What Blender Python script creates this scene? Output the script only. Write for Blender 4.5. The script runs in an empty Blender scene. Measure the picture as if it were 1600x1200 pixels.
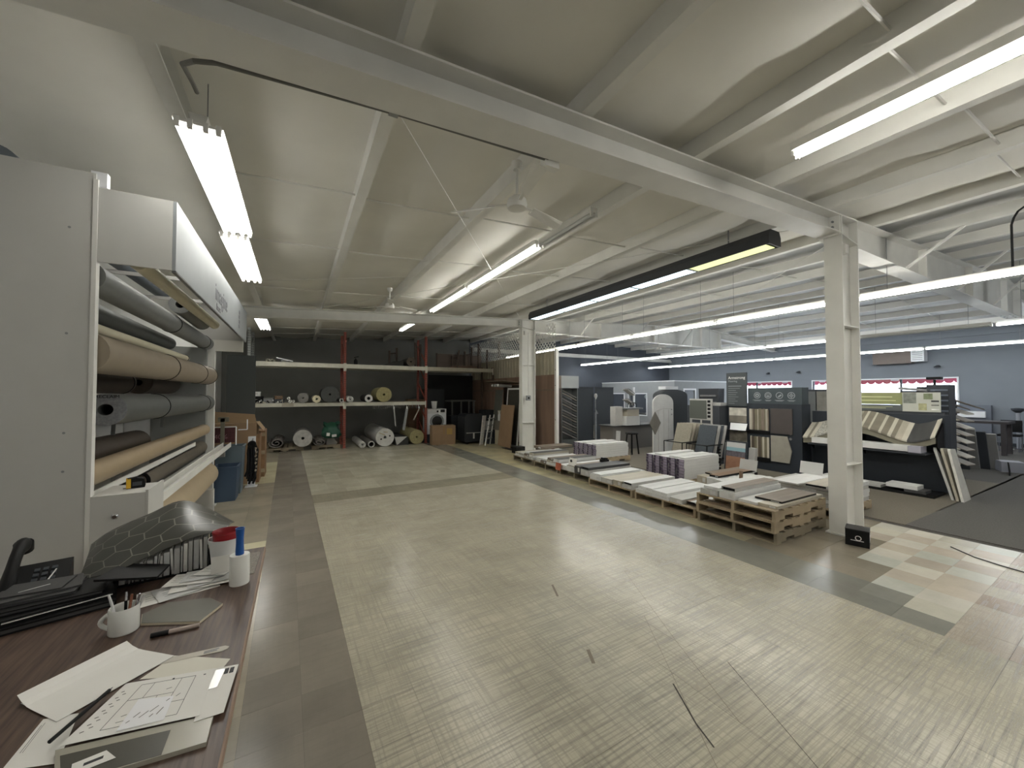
import bpy, math, random
from math import sin, cos, pi, radians
from mathutils import Vector, Matrix
random.seed(7)
C = bpy.context.scene.collection
SC = bpy.context.scene

# ---------------------------------------------------------------- camera, world, exposure
YAW, PITCH, EYE = radians(29.2), math.atan(14 / 600), 1.86
cam = bpy.data.cameras.new('camera')
cam.sensor_width = 36.0
cam.lens = 13.5
cam.clip_start = 0.02
cam.clip_end = 200
co = bpy.data.objects.new('camera', cam)
C.objects.link(co)
co.location = (0, 0, EYE)
co.rotation_euler = (pi / 2 + PITCH, 0, -YAW)
SC.camera = co

w = bpy.data.worlds.new('sky')
SC.world = w
w.use_nodes = True
bg = w.node_tree.nodes['Background']
bg.inputs[0].default_value = (0.80, 0.90, 1.0, 1)
bg.inputs[1].default_value = 4.0

SC.view_settings.view_transform = 'Standard'
SC.view_settings.look = 'None'
SC.view_settings.exposure = 1.24
SC.view_settings.gamma = 1.0
SC.view_settings.use_curve_mapping = False
TUBE = 17.0          # radiance of a lit fluorescent tube
TUBE_WARM = 17.0

# ---------------------------------------------------------------- helpers
def lin(c):
    c = c / 255
    return c / 12.92 if c <= 0.04045 else ((c + 0.055) / 1.055) ** 2.4

def rgb(*c):
    return tuple(lin(x) for x in c)

MATS = {}
def M(name, col, rough=.55, metal=0, var=0, scale=6, bump=0, stretch=(1, 1, 1), spec=.5):
    """procedural material: sRGB colour, broken up by noise"""
    if name in MATS:
        return MATS[name]
    m = bpy.data.materials.new(name)
    m.use_nodes = True
    nt = m.node_tree
    p = nt.nodes['Principled BSDF']
    col = rgb(*col)
    p.inputs['Base Color'].default_value = (*col, 1)
    p.inputs['Roughness'].default_value = rough
    p.inputs['Metallic'].default_value = metal
    p.inputs['Specular IOR Level'].default_value = spec
    if var or bump:
        tc = nt.nodes.new('ShaderNodeTexCoord')
        mp = nt.nodes.new('ShaderNodeMapping')
        mp.inputs['Scale'].default_value = stretch
        nz = nt.nodes.new('ShaderNodeTexNoise')
        nz.inputs['Scale'].default_value = scale
        nz.inputs['Detail'].default_value = 5
        nt.links.new(tc.outputs['Object'], mp.inputs[0])
        nt.links.new(mp.outputs[0], nz.inputs['Vector'])
        if var:
            mr = nt.nodes.new('ShaderNodeMapRange')
            mr.inputs['From Min'].default_value = .3
            mr.inputs['From Max'].default_value = .7
            mr.inputs['To Min'].default_value = 1 - var
            mr.inputs['To Max'].default_value = 1 + var
            mx = nt.nodes.new('ShaderNodeVectorMath')
            mx.operation = 'SCALE'
            mx.inputs[0].default_value = col
            nt.links.new(nz.outputs['Fac'], mr.inputs['Value'])
            nt.links.new(mr.outputs[0], mx.inputs['Scale'])
            nt.links.new(mx.outputs[0], p.inputs['Base Color'])
        if bump:
            bp = nt.nodes.new('ShaderNodeBump')
            bp.inputs['Strength'].default_value = bump
            bp.inputs['Distance'].default_value = .01
            nt.links.new(nz.outputs['Fac'], bp.inputs['Height'])
            nt.links.new(bp.outputs[0], p.inputs['Normal'])
    MATS[name] = m
    return m

def EM(name, col, s):
    if name in MATS:
        return MATS[name]
    m = bpy.data.materials.new(name)
    m.use_nodes = True
    p = m.node_tree.nodes['Principled BSDF']
    p.inputs['Base Color'].default_value = (.8, .8, .8, 1)
    p.inputs['Emission Color'].default_value = (*rgb(*col), 1)
    p.inputs['Emission Strength'].default_value = s
    MATS[name] = m
    return m

class B:
    """collects shapes into one mesh"""
    def __init__(s):
        s.v, s.f, s.m, s.k = [], [], [], 0
    def mat(s, k):
        s.k = k
        return s
    def add(s, vs, fs):
        n = len(s.v)
        s.v += [tuple(v) for v in vs]
        for f in fs:
            s.f.append([i + n for i in f])
            s.m.append(s.k)
        return s
    def box(s, x0, y0, z0, x1, y1, z1):
        return s.add([(x0, y0, z0), (x1, y0, z0), (x1, y1, z0), (x0, y1, z0), (x0, y0, z1), (x1, y0, z1), (x1, y1, z1), (x0, y1, z1)],
                     [(3, 2, 1, 0), (4, 5, 6, 7), (0, 1, 5, 4), (1, 2, 6, 5), (2, 3, 7, 6), (3, 0, 4, 7)])
    def ob(s, c, size, rot=(0, 0, 0)):
        R = Matrix.Rotation(rot[2], 3, 'Z') @ Matrix.Rotation(rot[1], 3, 'Y') @ Matrix.Rotation(rot[0], 3, 'X')
        n = len(s.v)
        a, b, d = [q / 2 for q in size]
        s.box(-a, -b, -d, a, b, d)
        for i in range(n, len(s.v)):
            s.v[i] = tuple(R @ Vector(s.v[i]) + Vector(c))
        return s
    def bar(s, p, q, w_, h_=None, up=(0, 0, 1)):
        """square bar from p to q"""
        p, q = Vector(p), Vector(q)
        h_ = h_ or w_
        d = (q - p).normalized()
        u = Vector(up)
        if abs(d.dot(u)) > .98:
            u = Vector((0, 1, 0))
        a = d.cross(u).normalized() * w_ / 2
        b = a.cross(d).normalized() * h_ / 2
        return s.add([p - a - b, p + a - b, p + a + b, p - a + b, q - a - b, q + a - b, q + a + b, q - a + b],
                     [(0, 1, 2, 3), (7, 6, 5, 4), (4, 5, 1, 0), (5, 6, 2, 1), (6, 7, 3, 2), (7, 4, 0, 3)])
    def frame(s, p, q):
        d = (Vector(q) - Vector(p)).normalized()
        u = Vector((0, 0, 1)) if abs(d.z) < .95 else Vector((0, 1, 0))
        a = d.cross(u).normalized()
        return d, a, a.cross(d).normalized()
    def cyl(s, p, q, r, r2=None, n=12, hole=0, caps=True):
        p, q = Vector(p), Vector(q)
        r2 = r if r2 is None else r2
        d, a, b = s.frame(p, q)
        ring = lambda c, R: [c + (a * cos(2 * pi * i / n) + b * sin(2 * pi * i / n)) * R for i in range(n)]
        N = lambda i: (i + 1) % n
        if not hole:
            s.add(ring(p, r) + ring(q, r2), [(i, N(i), n + N(i), n + i) for i in range(n)] + ([tuple(range(n - 1, -1, -1)), tuple(range(n, 2 * n))] if caps else []))
        else:
            vs = ring(p, r) + ring(q, r2) + ring(p, hole) + ring(q, hole)
            fs = []
            for i in range(n):
                j = N(i)
                fs += [(i, j, n + j, n + i), (3 * n + i, 3 * n + j, 2 * n + j, 2 * n + i), (2 * n + i, 2 * n + j, j, i), (n + i, n + j, 3 * n + j, 3 * n + i)]
            s.add(vs, fs)
        return s
    def tube(s, pts, r, n=6):
        for a, b in zip(pts, pts[1:]):
            s.cyl(a, b, r, n=n)
        return s
    def sweep(s, pts, rad, n=12, sx=1.0):
        """one smooth skin along a path; rad gives a radius per point"""
        pts = [Vector(p) for p in pts]
        if not isinstance(rad, (list, tuple)):
            rad = [rad] * len(pts)
        vs, u = [], None
        for i, p in enumerate(pts):
            d = (pts[min(i + 1, len(pts) - 1)] - pts[max(i - 1, 0)]).normalized()
            if u is None:
                u = Vector((1, 0, 0)) if abs(d.x) < .8 else Vector((0, 0, 1))
            u = (u - d * u.dot(d)).normalized()
            w_ = d.cross(u)
            vs += [p + u * cos(2 * pi * k / n) * rad[i] * sx + w_ * sin(2 * pi * k / n) * rad[i] for k in range(n)]
        m = len(pts)
        fs = [(i * n + k, i * n + (k + 1) % n, (i + 1) * n + (k + 1) % n, (i + 1) * n + k) for i in range(m - 1) for k in range(n)]
        return s.add(vs, fs + [tuple(range(n - 1, -1, -1)), tuple(range((m - 1) * n, m * n))])
    def lathe(s, prof, c=(0, 0, 0), n=18):
        vs, fs = [], []
        for r, z in prof:
            vs += [(c[0] + r * cos(2 * pi * i / n), c[1] + r * sin(2 * pi * i / n), c[2] + z) for i in range(n)]
        for k in range(len(prof) - 1):
            for i in range(n):
                j = (i + 1) % n
                fs.append((k * n + i, k * n + j, (k + 1) * n + j, (k + 1) * n + i))
        if prof[0][0] > 1e-5:
            fs.append(tuple(range(n - 1, -1, -1)))
        if prof[-1][0] > 1e-5:
            fs.append(tuple(range((len(prof) - 1) * n, len(prof) * n)))
        return s.add(vs, fs)
    def prism(s, poly, vec):
        """closed polygon pushed along vec"""
        n = len(poly)
        vec = Vector(vec)
        poly = [Vector(p) for p in poly]
        return s.add(poly + [p + vec for p in poly], [tuple(range(n - 1, -1, -1)), tuple(range(n, 2 * n))] + [(i, (i + 1) % n, n + (i + 1) % n, n + i) for i in range(n)])
    def sheet(s, fn, nu, nv, t=0):
        """surface fn(u, v), with a thickness t downwards"""
        vs = [Vector(fn(i / nu, j / nv)) for j in range(nv + 1) for i in range(nu + 1)]
        q = lambda i, j: j * (nu + 1) + i
        fs = [(q(i, j), q(i + 1, j), q(i + 1, j + 1), q(i, j + 1)) for j in range(nv) for i in range(nu)]
        if t:
            n = len(vs)
            vs += [v - Vector((0, 0, t)) for v in vs]
            fs += [tuple(n + k for k in reversed(f)) for f in fs]
            for i in range(nu):
                fs += [(q(i + 1, 0), q(i, 0), n + q(i, 0), n + q(i + 1, 0)), (q(i, nv), q(i + 1, nv), n + q(i + 1, nv), n + q(i, nv))]
            for j in range(nv):
                fs += [(q(0, j), q(0, j + 1), n + q(0, j + 1), n + q(0, j)), (q(nu, j + 1), q(nu, j), n + q(nu, j), n + q(nu, j + 1))]
        return s.add(vs, fs)
    def mesh(s, name, mats, smooth=False, angle=40):
        me = bpy.data.meshes.new(name)
        me.from_pydata(s.v, [], s.f)
        for m in mats if isinstance(mats, (list, tuple)) else [mats]:
            me.materials.append(m)
        me.polygons.foreach_set('material_index', s.m)
        if smooth:
            me.polygons.foreach_set('use_smooth', [True] * len(s.f))
            me.set_sharp_from_angle(angle=radians(angle))
        me.update()
        return me
    def build(s, name, mats, parent=None, smooth=False, loc=None, angle=40):
        """one object; with a parent the shape is given in world space and moved into the parent's space"""
        if parent is not None and loc is None:
            inv = WM[parent.name].inverted()
            s.v = [tuple(inv @ Vector(v)) for v in s.v]
        o = bpy.data.objects.new(name, s.mesh(name, mats, smooth, angle))
        C.objects.link(o)
        if parent is not None:
            o.parent = parent
            WM[o.name] = WM[parent.name].copy()
        else:
            WM[o.name] = Matrix()
        if loc is not None:
            o.location = loc
        return o

WM = {}
def tag(o, label, cat, group=None):
    o['label'] = label
    o['category'] = cat
    if group:
        o['group'] = group
    return o

def T(name, label, cat, loc=(0, 0, 0), rz=0, group=None):
    """a thing: an Empty at its base, parts are parented to it"""
    o = bpy.data.objects.new(name, None)
    C.objects.link(o)
    o.empty_display_size = .1
    o.location = loc
    o.rotation_euler = (0, 0, rz)
    WM[o.name] = Matrix.Translation(loc) @ Matrix.Rotation(rz, 4, 'Z')
    return tag(o, label, cat, group)

def solo(b, name, mats, label, cat, loc, rz=0, group=None, smooth=False, rot=None, angle=40):
    """a thing that is one mesh, shape given around its own base"""
    o = bpy.data.objects.new(name, b.mesh(name, mats, smooth, angle) if isinstance(b, B) else b)
    C.objects.link(o)
    o.location = loc
    o.rotation_euler = rot or (0, 0, rz)
    WM[o.name] = Matrix.Translation(loc) @ o.rotation_euler.to_matrix().to_4x4()
    return tag(o, label, cat, group)

def copy_tree(o, loc=None, rz=None, label=None, group=None, parent=None):
    c = o.copy()
    C.objects.link(c)
    if parent is not None:
        c.parent = parent
    if loc is not None:
        c.location = loc
    if rz is not None:
        c.rotation_euler = (0, 0, rz)
    if label:
        c['label'] = label
    if group:
        c['group'] = group
    for ch in [x for x in o.children]:
        copy_tree(ch, parent=c)
    return c

def S(o, kind='structure'):
    o['kind'] = kind
    return o

def text(name, body, size, loc, rot, mat, parent, align='LEFT', ext=.0008):
    cu = bpy.data.curves.new(name, 'FONT')
    cu.body = body
    cu.size = size
    cu.align_x = align
    cu.extrude = ext
    cu.materials.append(mat)
    o = bpy.data.objects.new(name, cu)
    C.objects.link(o)
    R = Matrix.Translation(loc) @ rot.to_4x4()
    bpy.context.view_layer.update()
    me = bpy.data.meshes.new_from_object(o.evaluated_get(bpy.context.evaluated_depsgraph_get()))
    bpy.data.objects.remove(o)
    o = bpy.data.objects.new(name, me)
    C.objects.link(o)
    o.parent = parent
    o.matrix_local = WM[parent.name].inverted() @ R
    return o
# text facings: columns are the text's right, up and outward directions
FACE_NEG_X = Matrix(((0, 0, -1), (-1, 0, 0), (0, 1, 0)))
FACE_POS_X = Matrix(((0, 0, 1), (1, 0, 0), (0, 1, 0)))
FACE_NEG_Y = Matrix(((1, 0, 0), (0, 0, -1), (0, 1, 0)))

def O(n):
    return ['first', 'second', 'third', 'fourth', 'fifth', 'sixth', 'seventh', 'eighth', 'ninth', 'tenth', 'eleventh', 'twelfth'][n]

# ---------------------------------------------------------------- materials
white_steel = M('white painted steel', (226, 225, 219), .5, var=.05, scale=3)
white_paint = M('white paint', (228, 228, 224), .55, var=.04, scale=2)
ceil_vinyl = M('white vinyl insulation', (232, 230, 222), .6, var=.05, scale=1.2)
grey_wall = M('grey wall paint', (128, 129, 125), .7, var=.05, scale=1.5)
dark_wall = M('slate blue wall paint', (80, 85, 93), .7, var=.05, scale=1.5)
cool_wall = M('cool grey wall paint', (122, 128, 136), .7, var=.04, scale=1.5)
trim_white = M('white trim paint', (228, 230, 232), .45)
galv = M('galvanised steel', (150, 152, 152), .4, .6, var=.1, scale=14)
black = M('black metal', (26, 27, 29), .45)
soft_black = M('black plastic', (13, 13, 14), .55, spec=.3)
charcoal = M('charcoal laminate', (58, 62, 68), .6, var=.06, scale=4)
navy = M('dark blue grey board', (42, 48, 56), .6, var=.05, scale=3)
rack_red = M('faded red rack paint', (146, 74, 60), .55, var=.12, scale=10)
rack_cream = M('cream rack beam paint', (206, 204, 190), .5, var=.08, scale=6)
rack_grey = M('grey rack paint', (150, 154, 152), .5, var=.1, scale=10)
plywood = M('plywood', (146, 120, 102), .7, var=.18, scale=5, stretch=(1, 1, .12))
raw_wood = M('raw pallet wood', (166, 150, 124), .75, var=.18, scale=7, stretch=(.3, 1, 1))
grey_wood = M('weathered pallet wood', (138, 128, 108), .8, var=.18, scale=7, stretch=(.3, 1, 1))
cardboard = M('cardboard', (146, 120, 92), .8, var=.07, scale=4)
cardboard_d = M('brown cardboard', (126, 100, 76), .8, var=.07, scale=4)
carton_white = M('white carton', (214, 214, 212), .5, var=.03, scale=5)
carton_grey = M('grey white carton', (186, 185, 181), .55, var=.05, scale=6)
carton_wood = M('taupe wood look plank', (128, 116, 103), .5, var=.2, scale=5, stretch=(.25, 3, 1))
carton_oak = M('brown wood look plank', (132, 108, 88), .5, var=.2, scale=5, stretch=(.25, 3, 1))
carton_tan = M('beige wood look plank', (178, 171, 155), .5, var=.12, scale=5, stretch=(.25, 3, 1))
carton_dark = M('dark grey plank', (72, 72, 72), .5, var=.15, scale=5, stretch=(.25, 3, 1))
purple_end = M('purple carton end', (84, 74, 92), .6, var=.15, scale=30)
purple_dark = M('dark purple carton side', (58, 48, 70), .6, var=.1, scale=20)
paper = M('paper', (236, 234, 228), .6, var=.02, scale=3)
paper_grey = M('grey printed paper', (206, 206, 204), .6, var=.08, scale=30)
ink = M('black ink', (38, 38, 42), .6)
ink_grey = M('grey ink', (120, 122, 128), .6)
sign_white = M('white lettering', (232, 232, 230), .5)
sign_grey = M('pale grey lettering', (150, 155, 160), .5)
concrete = M('floor adhesive', (70, 66, 60), .8)
yellow_pad = M('yellow carpet underlay', (158, 150, 108), .85, var=.18, scale=16)
felt = M('grey carpet felt', (128, 126, 122), .9, var=.12, scale=20)
kraft = M('white roll wrapper', (206, 206, 202), .4, var=.08, scale=8)
dark_roll = M('dark carpet roll', (52, 52, 50), .9, var=.15, scale=20)
tube_on = EM('lit fluorescent tube', (255, 253, 246), TUBE)
tube_stock = EM('lit fluorescent tube of the stock area', (255, 253, 246), 10)
tube_wide = EM('lit tube of the wide fixtures', (255, 253, 248), 6.5)
tube_cool = EM('lit cool fluorescent tube', (246, 251, 255), TUBE)
tube_bluish = EM('lit tube behind a prismatic lens', (206, 234, 246), 1.5)
tube_green = EM('ageing yellow green tube behind a lens', (206, 214, 140), .55)
tube_off = M('unlit fluorescent tube', (214, 216, 212), .3)
chrome = M('chrome', (200, 200, 205), .15, 1)
# ---------------------------------------------------------------- room shell
XL, XR, YN, YB = -2.4, 21.6, -6.0, 17.2
PX = [0.57 + 1.35 * k for k in range(-2, 16)]          # purlin lines
def zr(x):
    """underside of the purlins: the roof climbs to a ridge and falls again"""
    return 3.9 + .0525 * x if x < 15.5 else 4.714 - .084 * (x - 15.5)

floor = S(B().box(XL, YN, -.2, XR, YB, -.004).build('floor', concrete))
S(B().box(XL - .2, YN, -.2, XL, YB, 4.6).build('wall_left', white_paint))
S(B().box(XL - .2, YN - .2, -.2, XR + .2, YN, 5.2).build('wall_front', cool_wall))
S(B().box(XL - .2, YB, -.2, 7.24, YB + .2, 5.2).build('wall_back', grey_wall))
S(B().box(7.24, YB, -.2, XR + .2, YB + .2, 5.2).build('wall_back_right', dark_wall))
# right wall with two window openings
WIN = [(4.43, 9.04), (9.97, 13.3)]
WZ0, WZ1 = 1.2, 2.42
b = B()
ys = [YN, 4.43, 9.04, 9.97, 13.3, YB]
for i in range(5):
    if i % 2:
        b.box(XR, ys[i], -.2, XR + .2, ys[i + 1], WZ0).box(XR, ys[i], WZ1, XR + .2, ys[i + 1], 5.0)
    else:
        b.box(XR, ys[i], -.2, XR + .2, ys[i + 1], 5.0)
S(b.build('wall_right', cool_wall))
S(B().box(XR - .02, YN, 0, XR, YB, .12).build('baseboard_right', navy))

# ceiling: white vinyl faced insulation pillowed between the purlins
def ceil_z(x, y):
    u = ((x - .57) / 1.35) % 1
    v = (y / 1.5) % 1
    k = int((x - .57) // 1.35) * 7 + int(y // 1.5) * 3
    return zr(x) + .185 - .075 * (sin(pi * u) ** .7) * (.65 + .35 * sin(pi * v)) - .02 * sin(k) * sin(pi * u)
b = B()
nx, ny = 19 * 6, 16 * 5
x0 = PX[0] - 1.35
b.sheet(lambda u, v: (min(max(x0 + u * 1.35 * 19, XL), XR), YN + v * (YB - YN), ceil_z(min(max(x0 + u * 1.35 * 19, XL), XR), YN + v * (YB - YN))), nx, ny)
for i, f in enumerate(b.f):
    b.f[i] = list(reversed(f))
for i, f in enumerate(b.f):
    if b.v[f[0]][0] > 7.2:
        b.m[i] = 1  # showroom side coloured greyer to stand for its dimmer light
ceiling = S(b.build('ceiling', [ceil_vinyl, M('vinyl insulation painted dimmer', (188, 189, 186), .6, var=.06, scale=1.2)], smooth=True, angle=60))
roof = S(B().box(XL - .2, YN - .2, 5.25, XR + .2, YB + .2, 5.3).build('roof', galv))
# purlins (Z section: web and two flanges), children of the ceiling
for x in PX[1:]:
    z = zr(x)
    b = B().box(x - .05, YN, z, x + .05, YB, z + .012).box(x - .05, YN, z + .012, x - .04, YB, z + .178).box(x - .05, YN, z + .178, x + .05, YB, z + .19)
    b.build('purlin', white_steel, ceiling)
# sag rods between purlins
for y in (-2.3, .9, 4.4, 6.2, 8.9, 12.6, 14.2, 15.6):
    b = B()
    for i, x in enumerate(PX[1:-1]):
        if x > 19:
            continue
        b.cyl((x, y + .06 * (i % 2), zr(x) + .07), (PX[i + 2], y + .06 * (i % 2), zr(PX[i + 2]) + .07), .011, n=5)
    S(b.build('sag_rod', white_steel, ceiling), 'stuff')

# rigid frames: rafters and columns
COLX0, COLX1 = 6.25, 6.75
def rafter(yc, lab):
    y0, y1, w_ = yc - .13, yc + .13, .006
    b = B()
    def piece(x0, x1, zb0, zb1):
        zt0, zt1 = zr(x0) - .002, zr(x1) - .002
        b.prism([(x0, yc - w_, zb0 + .016), (x1, yc - w_, zb1 + .016), (x1, yc - w_, zt1 - .016), (x0, yc - w_, zt0 - .016)], (0, 2 * w_, 0))
        for s0, s1, d in ((zb0, zb1, .016), (zt0 - .016, zt1 - .016, .016)):
            b.prism([(x0, y0, s0), (x1, y0, s1), (x1, y0, s1 + d), (x0, y0, s0 + d)], (0, y1 - y0, 0))
    piece(XL + .02, COLX0 - .02, zr(XL) - .25, zr(COLX0) - .25)
    piece(COLX0 - .02, COLX1 + .02, zr(COLX0) - .26, zr(COLX1) - .36)
    piece(COLX1 + .02, 15.5, 3.86, 3.86)
    piece(15.5, 16.7, 3.86, 3.86)
    piece(16.7, XR - .02, zr(16.7) - .3, zr(XR) - .25)
    for x in (9.6, 12.4, 15.4):                       # web stiffeners
        b.box(x - .005, y0 + .02, 3.88, x + .005, y1 - .02, zr(x) - .02)
    b.box(16.7, y0, 3.84, 16.73, y1, zr(16.7))         # end plate
    b.box(COLX0 - .06, y0, zr(COLX0) - .28, COLX0 - .045, y1, zr(COLX0) - .005)
    r = S(b.build('roof_beam', white_steel))
    bo = B()
    for z in (3.99, 4.06, 4.13):                       # bolts beside the column
        for dy in (-.06, .06):
            bo.cyl((COLX0 - .085, yc + dy, z), (COLX0 - .06, yc + dy, z), .014, n=6)
    for x in (15.9, 16.2, 16.5):
        for dy in (-.07, .07):
            bo.cyl((x, yc + dy, 3.845), (x, yc + dy, 3.86), .018, n=6)
    S(bo.build('bolts', galv, r), 'stuff')
    # flange braces up to the purlins
    for i, x in enumerate(PX):
        if 8 < x < 15 and i % 2 == 0:
            for s_ in (-1, 1):
                B().bar((x, yc + s_ * .1, 3.9), (x, yc + s_ * .75, zr(x) + .02), .035).build('flange_brace', white_steel, r)
    return r
def column(yc):
    yc -= .03
    b = B()
    for x in (COLX0, COLX1 - .02):
        b.box(x, yc - .1, 0, x + .02, yc + .1, zr(x) - .02)
    b.box(COLX0 + .02, yc - .008, 0, COLX1 - .02, yc + .008, zr(COLX0) - .05)
    c = S(b.build('column', white_steel))
    B().box(COLX0 - .06, yc - .12, 0, COLX1 + .06, yc + .12, .018).build('base_plate', white_steel, c)
    for z in (.9, 2.75):
        B().box(COLX0 + .02, yc - .095, z, COLX1 - .02, yc - .01, z + .012).build('web_stiffener', white_steel, c)
    B().box(COLX0 + .1, yc - .1, zr(6.3) - .5, COLX0 + .2, yc - .008, zr(6.3) - .38).build('gusset', white_steel, c)
    return c
NEAR_Y, FAR_Y = 2.39, 10.64
for yc in (NEAR_Y, FAR_Y):
    rafter(yc, '')
    column(yc)
# end wall rafter at the back and the eave beams
for x0, x1, z in ((7.4, XR - .05, 3.86),):
    S(B().box(x0, YB - .24, z, x1, YB - .001, z + .18).build('roof_beam', white_steel))
S(B().box(XR - .14, YN, 3.95, XR - .001, YB, 4.12).build('roof_beam', cool_wall))
# rod bracing across the bay between the two frames
for i, (p, q) in enumerate([((.57, 2.7, 3.86), (6.1, 10.3, 4.12)), ((.2, 10.4, 3.85), (5.9, 2.7, 4.1)), ((-.78, 8.0, 3.8), (1.9, 6.8, 3.95)), ((7.1, 2.6, 4.2), (14.5, 10.4, 4.5)), ((7.1, 10.4, 4.2), (14.5, 2.6, 4.5))]):
    S(B().cyl(p, q, .005, n=5).build('brace_rod', white_steel))

# ---------------------------------------------------------------- windows of the right wall
glass = bpy.data.materials.new('window glass')
glass.use_nodes = True
nt = glass.node_tree
g = nt.nodes.new('ShaderNodeBsdfTransparent')
gl = nt.nodes.new('ShaderNodeBsdfGlossy')
gl.inputs['Roughness'].default_value = .05
mx = nt.nodes.new('ShaderNodeMixShader')
mx.inputs[0].default_value = .06
nt.links.new(g.outputs[0], mx.inputs[1])
nt.links.new(gl.outputs[0], mx.inputs[2])
nt.links.new(mx.outputs[0], nt.nodes['Material Output'].inputs['Surface'])
awning_red = M('red awning fabric', (214, 92, 116), .7, var=.05)
awning_pale = M('pale awning fabric', (240, 236, 238), .7)
for k, (y0, y1) in enumerate(WIN):
    b = B()
    t = .05
    b.box(XR - .012, y0 - t, WZ1, XR + .1, y1 + t, WZ1 + t).box(XR - .012, y0 - t, WZ0 - t, XR + .1, y1 + t, WZ0)
    b.box(XR - .012, y0 - t, WZ0, XR + .1, y0, WZ1).box(XR - .012, y1, WZ0, XR + .1, y1 + t, WZ1)
    wn = S(b.build('window_%d' % (k + 1), trim_white))
    n = 3 if k == 0 else 2
    for i in range(n):
        a = y0 + (y1 - y0) * i / n
        c = y0 + (y1 - y0) * (i + 1) / n
        if i:
            B().box(XR + .02, a - .03, WZ0, XR + .08, a + .03, WZ1).build('mullion', charcoal, wn)
        B().box(XR + .045, a + .031, WZ0 + .001, XR + .051, c - .031, WZ1 - .001).build('pane', glass, wn)
    # red scalloped awning hanging outside
    ro = T('awning', 'red scalloped awning outside the %s window' % ('wide front' if k == 0 else 'window nearer the office'), 'awning', (XR + .6, (y0 + y1) / 2, 2.1))
    b = B()
    m_ = int((y1 - y0 + .6) / .26)
    for i in range(m_):
        ya = y0 - .3 + i * .26
        b.mat(0)
        b.box(XR + .7, ya, 2.34, XR + .72, ya + .26, 2.6)
        b.prism([(XR + .7, ya + .13 + .13 * cos(pi + pi * j / 6), 2.34 - .1 * sin(pi * j / 6)) for j in range(7)], (.02, 0, 0))
        if i % 5 == 3:
            b.mat(1).box(XR + .695, ya, 2.38, XR + .6999, ya + .26, 2.5)
    b.build('valance', [awning_red, awning_pale], ro)
    B().prism([(XR + .2, y0 - .3, 3.0), (XR + .72, y0 - .3, 2.6), (XR + .72, y0 - .3, 2.62), (XR + .2, y0 - .3, 3.03)], (0, y1 - y0 + .6, 0)).build('canopy', awning_red, ro)
gnd = S(B().box(XR + .2, -6, -.25, XR + 14, 24, -.2).build('ground', M('snowy pavement', (215, 218, 222), .8)))
# bright shop across the street, seen as pale shapes
tag(B().box(XR + 12, -4, -.2, XR + 13, 22, 2.2).build('building', M('pale siding', (222, 226, 230), .7)), 'pale low building across the street seen through the windows', 'building')
# ---------------------------------------------------------------- floor tiles
GR = radians(1.1)
GO = Vector((4.35, .99, 0))
TS = .3048
def g2w(u, v):
    """tile grid (u across, v along) to the world"""
    du, dv = u - GO.x, v - GO.y
    return GO.x + du * cos(GR) - dv * sin(GR), GO.y + du * sin(GR) + dv * cos(GR)

tile_m = bpy.data.materials.new('vinyl floor tile')
tile_m.use_nodes = True
nt = tile_m.node_tree
P = nt.nodes['Principled BSDF']
def N(t, **k):
    n = nt.nodes.new(t)
    for a, v in k.items():
        setattr(n, a, v)
    return n
L = nt.links.new
geo = N('ShaderNodeNewGeometry')
rot = N('ShaderNodeMapping')
rot.inputs['Rotation'].default_value = (0, 0, -GR)
L(geo.outputs['Position'], rot.inputs[0])
def streak(sc, scale):
    mp = N('ShaderNodeMapping')
    mp.inputs['Scale'].default_value = sc
    nz = N('ShaderNodeTexNoise')
    nz.inputs['Scale'].default_value = scale
    nz.inputs['Detail'].default_value = 6
    nz.inputs['Roughness'].default_value = .65
    L(rot.outputs[0], mp.inputs[0])
    L(mp.outputs[0], nz.inputs['Vector'])
    return nz.outputs['Fac']
sx, sy = streak((1.8, 62, 1), 1.0), streak((58, 1.6, 1), 1.0)
blot = streak((1, 1, 1), 1.7)
hat = N('ShaderNodeAttribute', attribute_name='Hat')
col = N('ShaderNodeAttribute', attribute_name='Col')
sep = N('ShaderNodeSeparateColor')
L(hat.outputs['Color'], sep.inputs[0])
mixd = N('ShaderNodeMix')
L(sep.outputs['Green'], mixd.inputs['Factor'])
L(sx, mixd.inputs['A'])
L(sy, mixd.inputs['B'])
def hatch(src, rev):
    m1 = N('ShaderNodeMapRange')
    for k, v in (('From Min', .38), ('From Max', .53), ('To Min', .34), ('To Max', 1.08)):
        m1.inputs[k].default_value = v
    L(src, m1.inputs['Value'])
    m2 = N('ShaderNodeMix')
    m2.inputs['A' if not rev else 'B'].default_value = 1.0
    L(sep.outputs['Green'], m2.inputs['Factor'])
    L(m1.outputs[0], m2.inputs['B' if not rev else 'A'])
    return m2.outputs['Result']
mr = N('ShaderNodeMath', operation='MULTIPLY')
L(hatch(sx, True), mr.inputs[0])
L(hatch(sy, False), mr.inputs[1])
one = N('ShaderNodeMix')
one.inputs['A'].default_value = 1.0
L(sep.outputs['Red'], one.inputs['Factor'])
L(mr.outputs[0], one.inputs['B'])
mb = N('ShaderNodeMapRange')
for k, v in (('From Min', .3), ('From Max', .7), ('To Min', .86), ('To Max', 1.12)):
    mb.inputs[k].default_value = v
L(blot, mb.inputs['Value'])
mul = N('ShaderNodeMath', operation='MULTIPLY')
L(one.outputs['Result'], mul.inputs[0])
L(mb.outputs[0], mul.inputs[1])
vs = N('ShaderNodeVectorMath', operation='SCALE')
L(col.outputs['Color'], vs.inputs[0])
L(mul.outputs[0], vs.inputs['Scale'])
L(vs.outputs[0], P.inputs['Base Color'])
rr = N('ShaderNodeMapRange')
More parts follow.
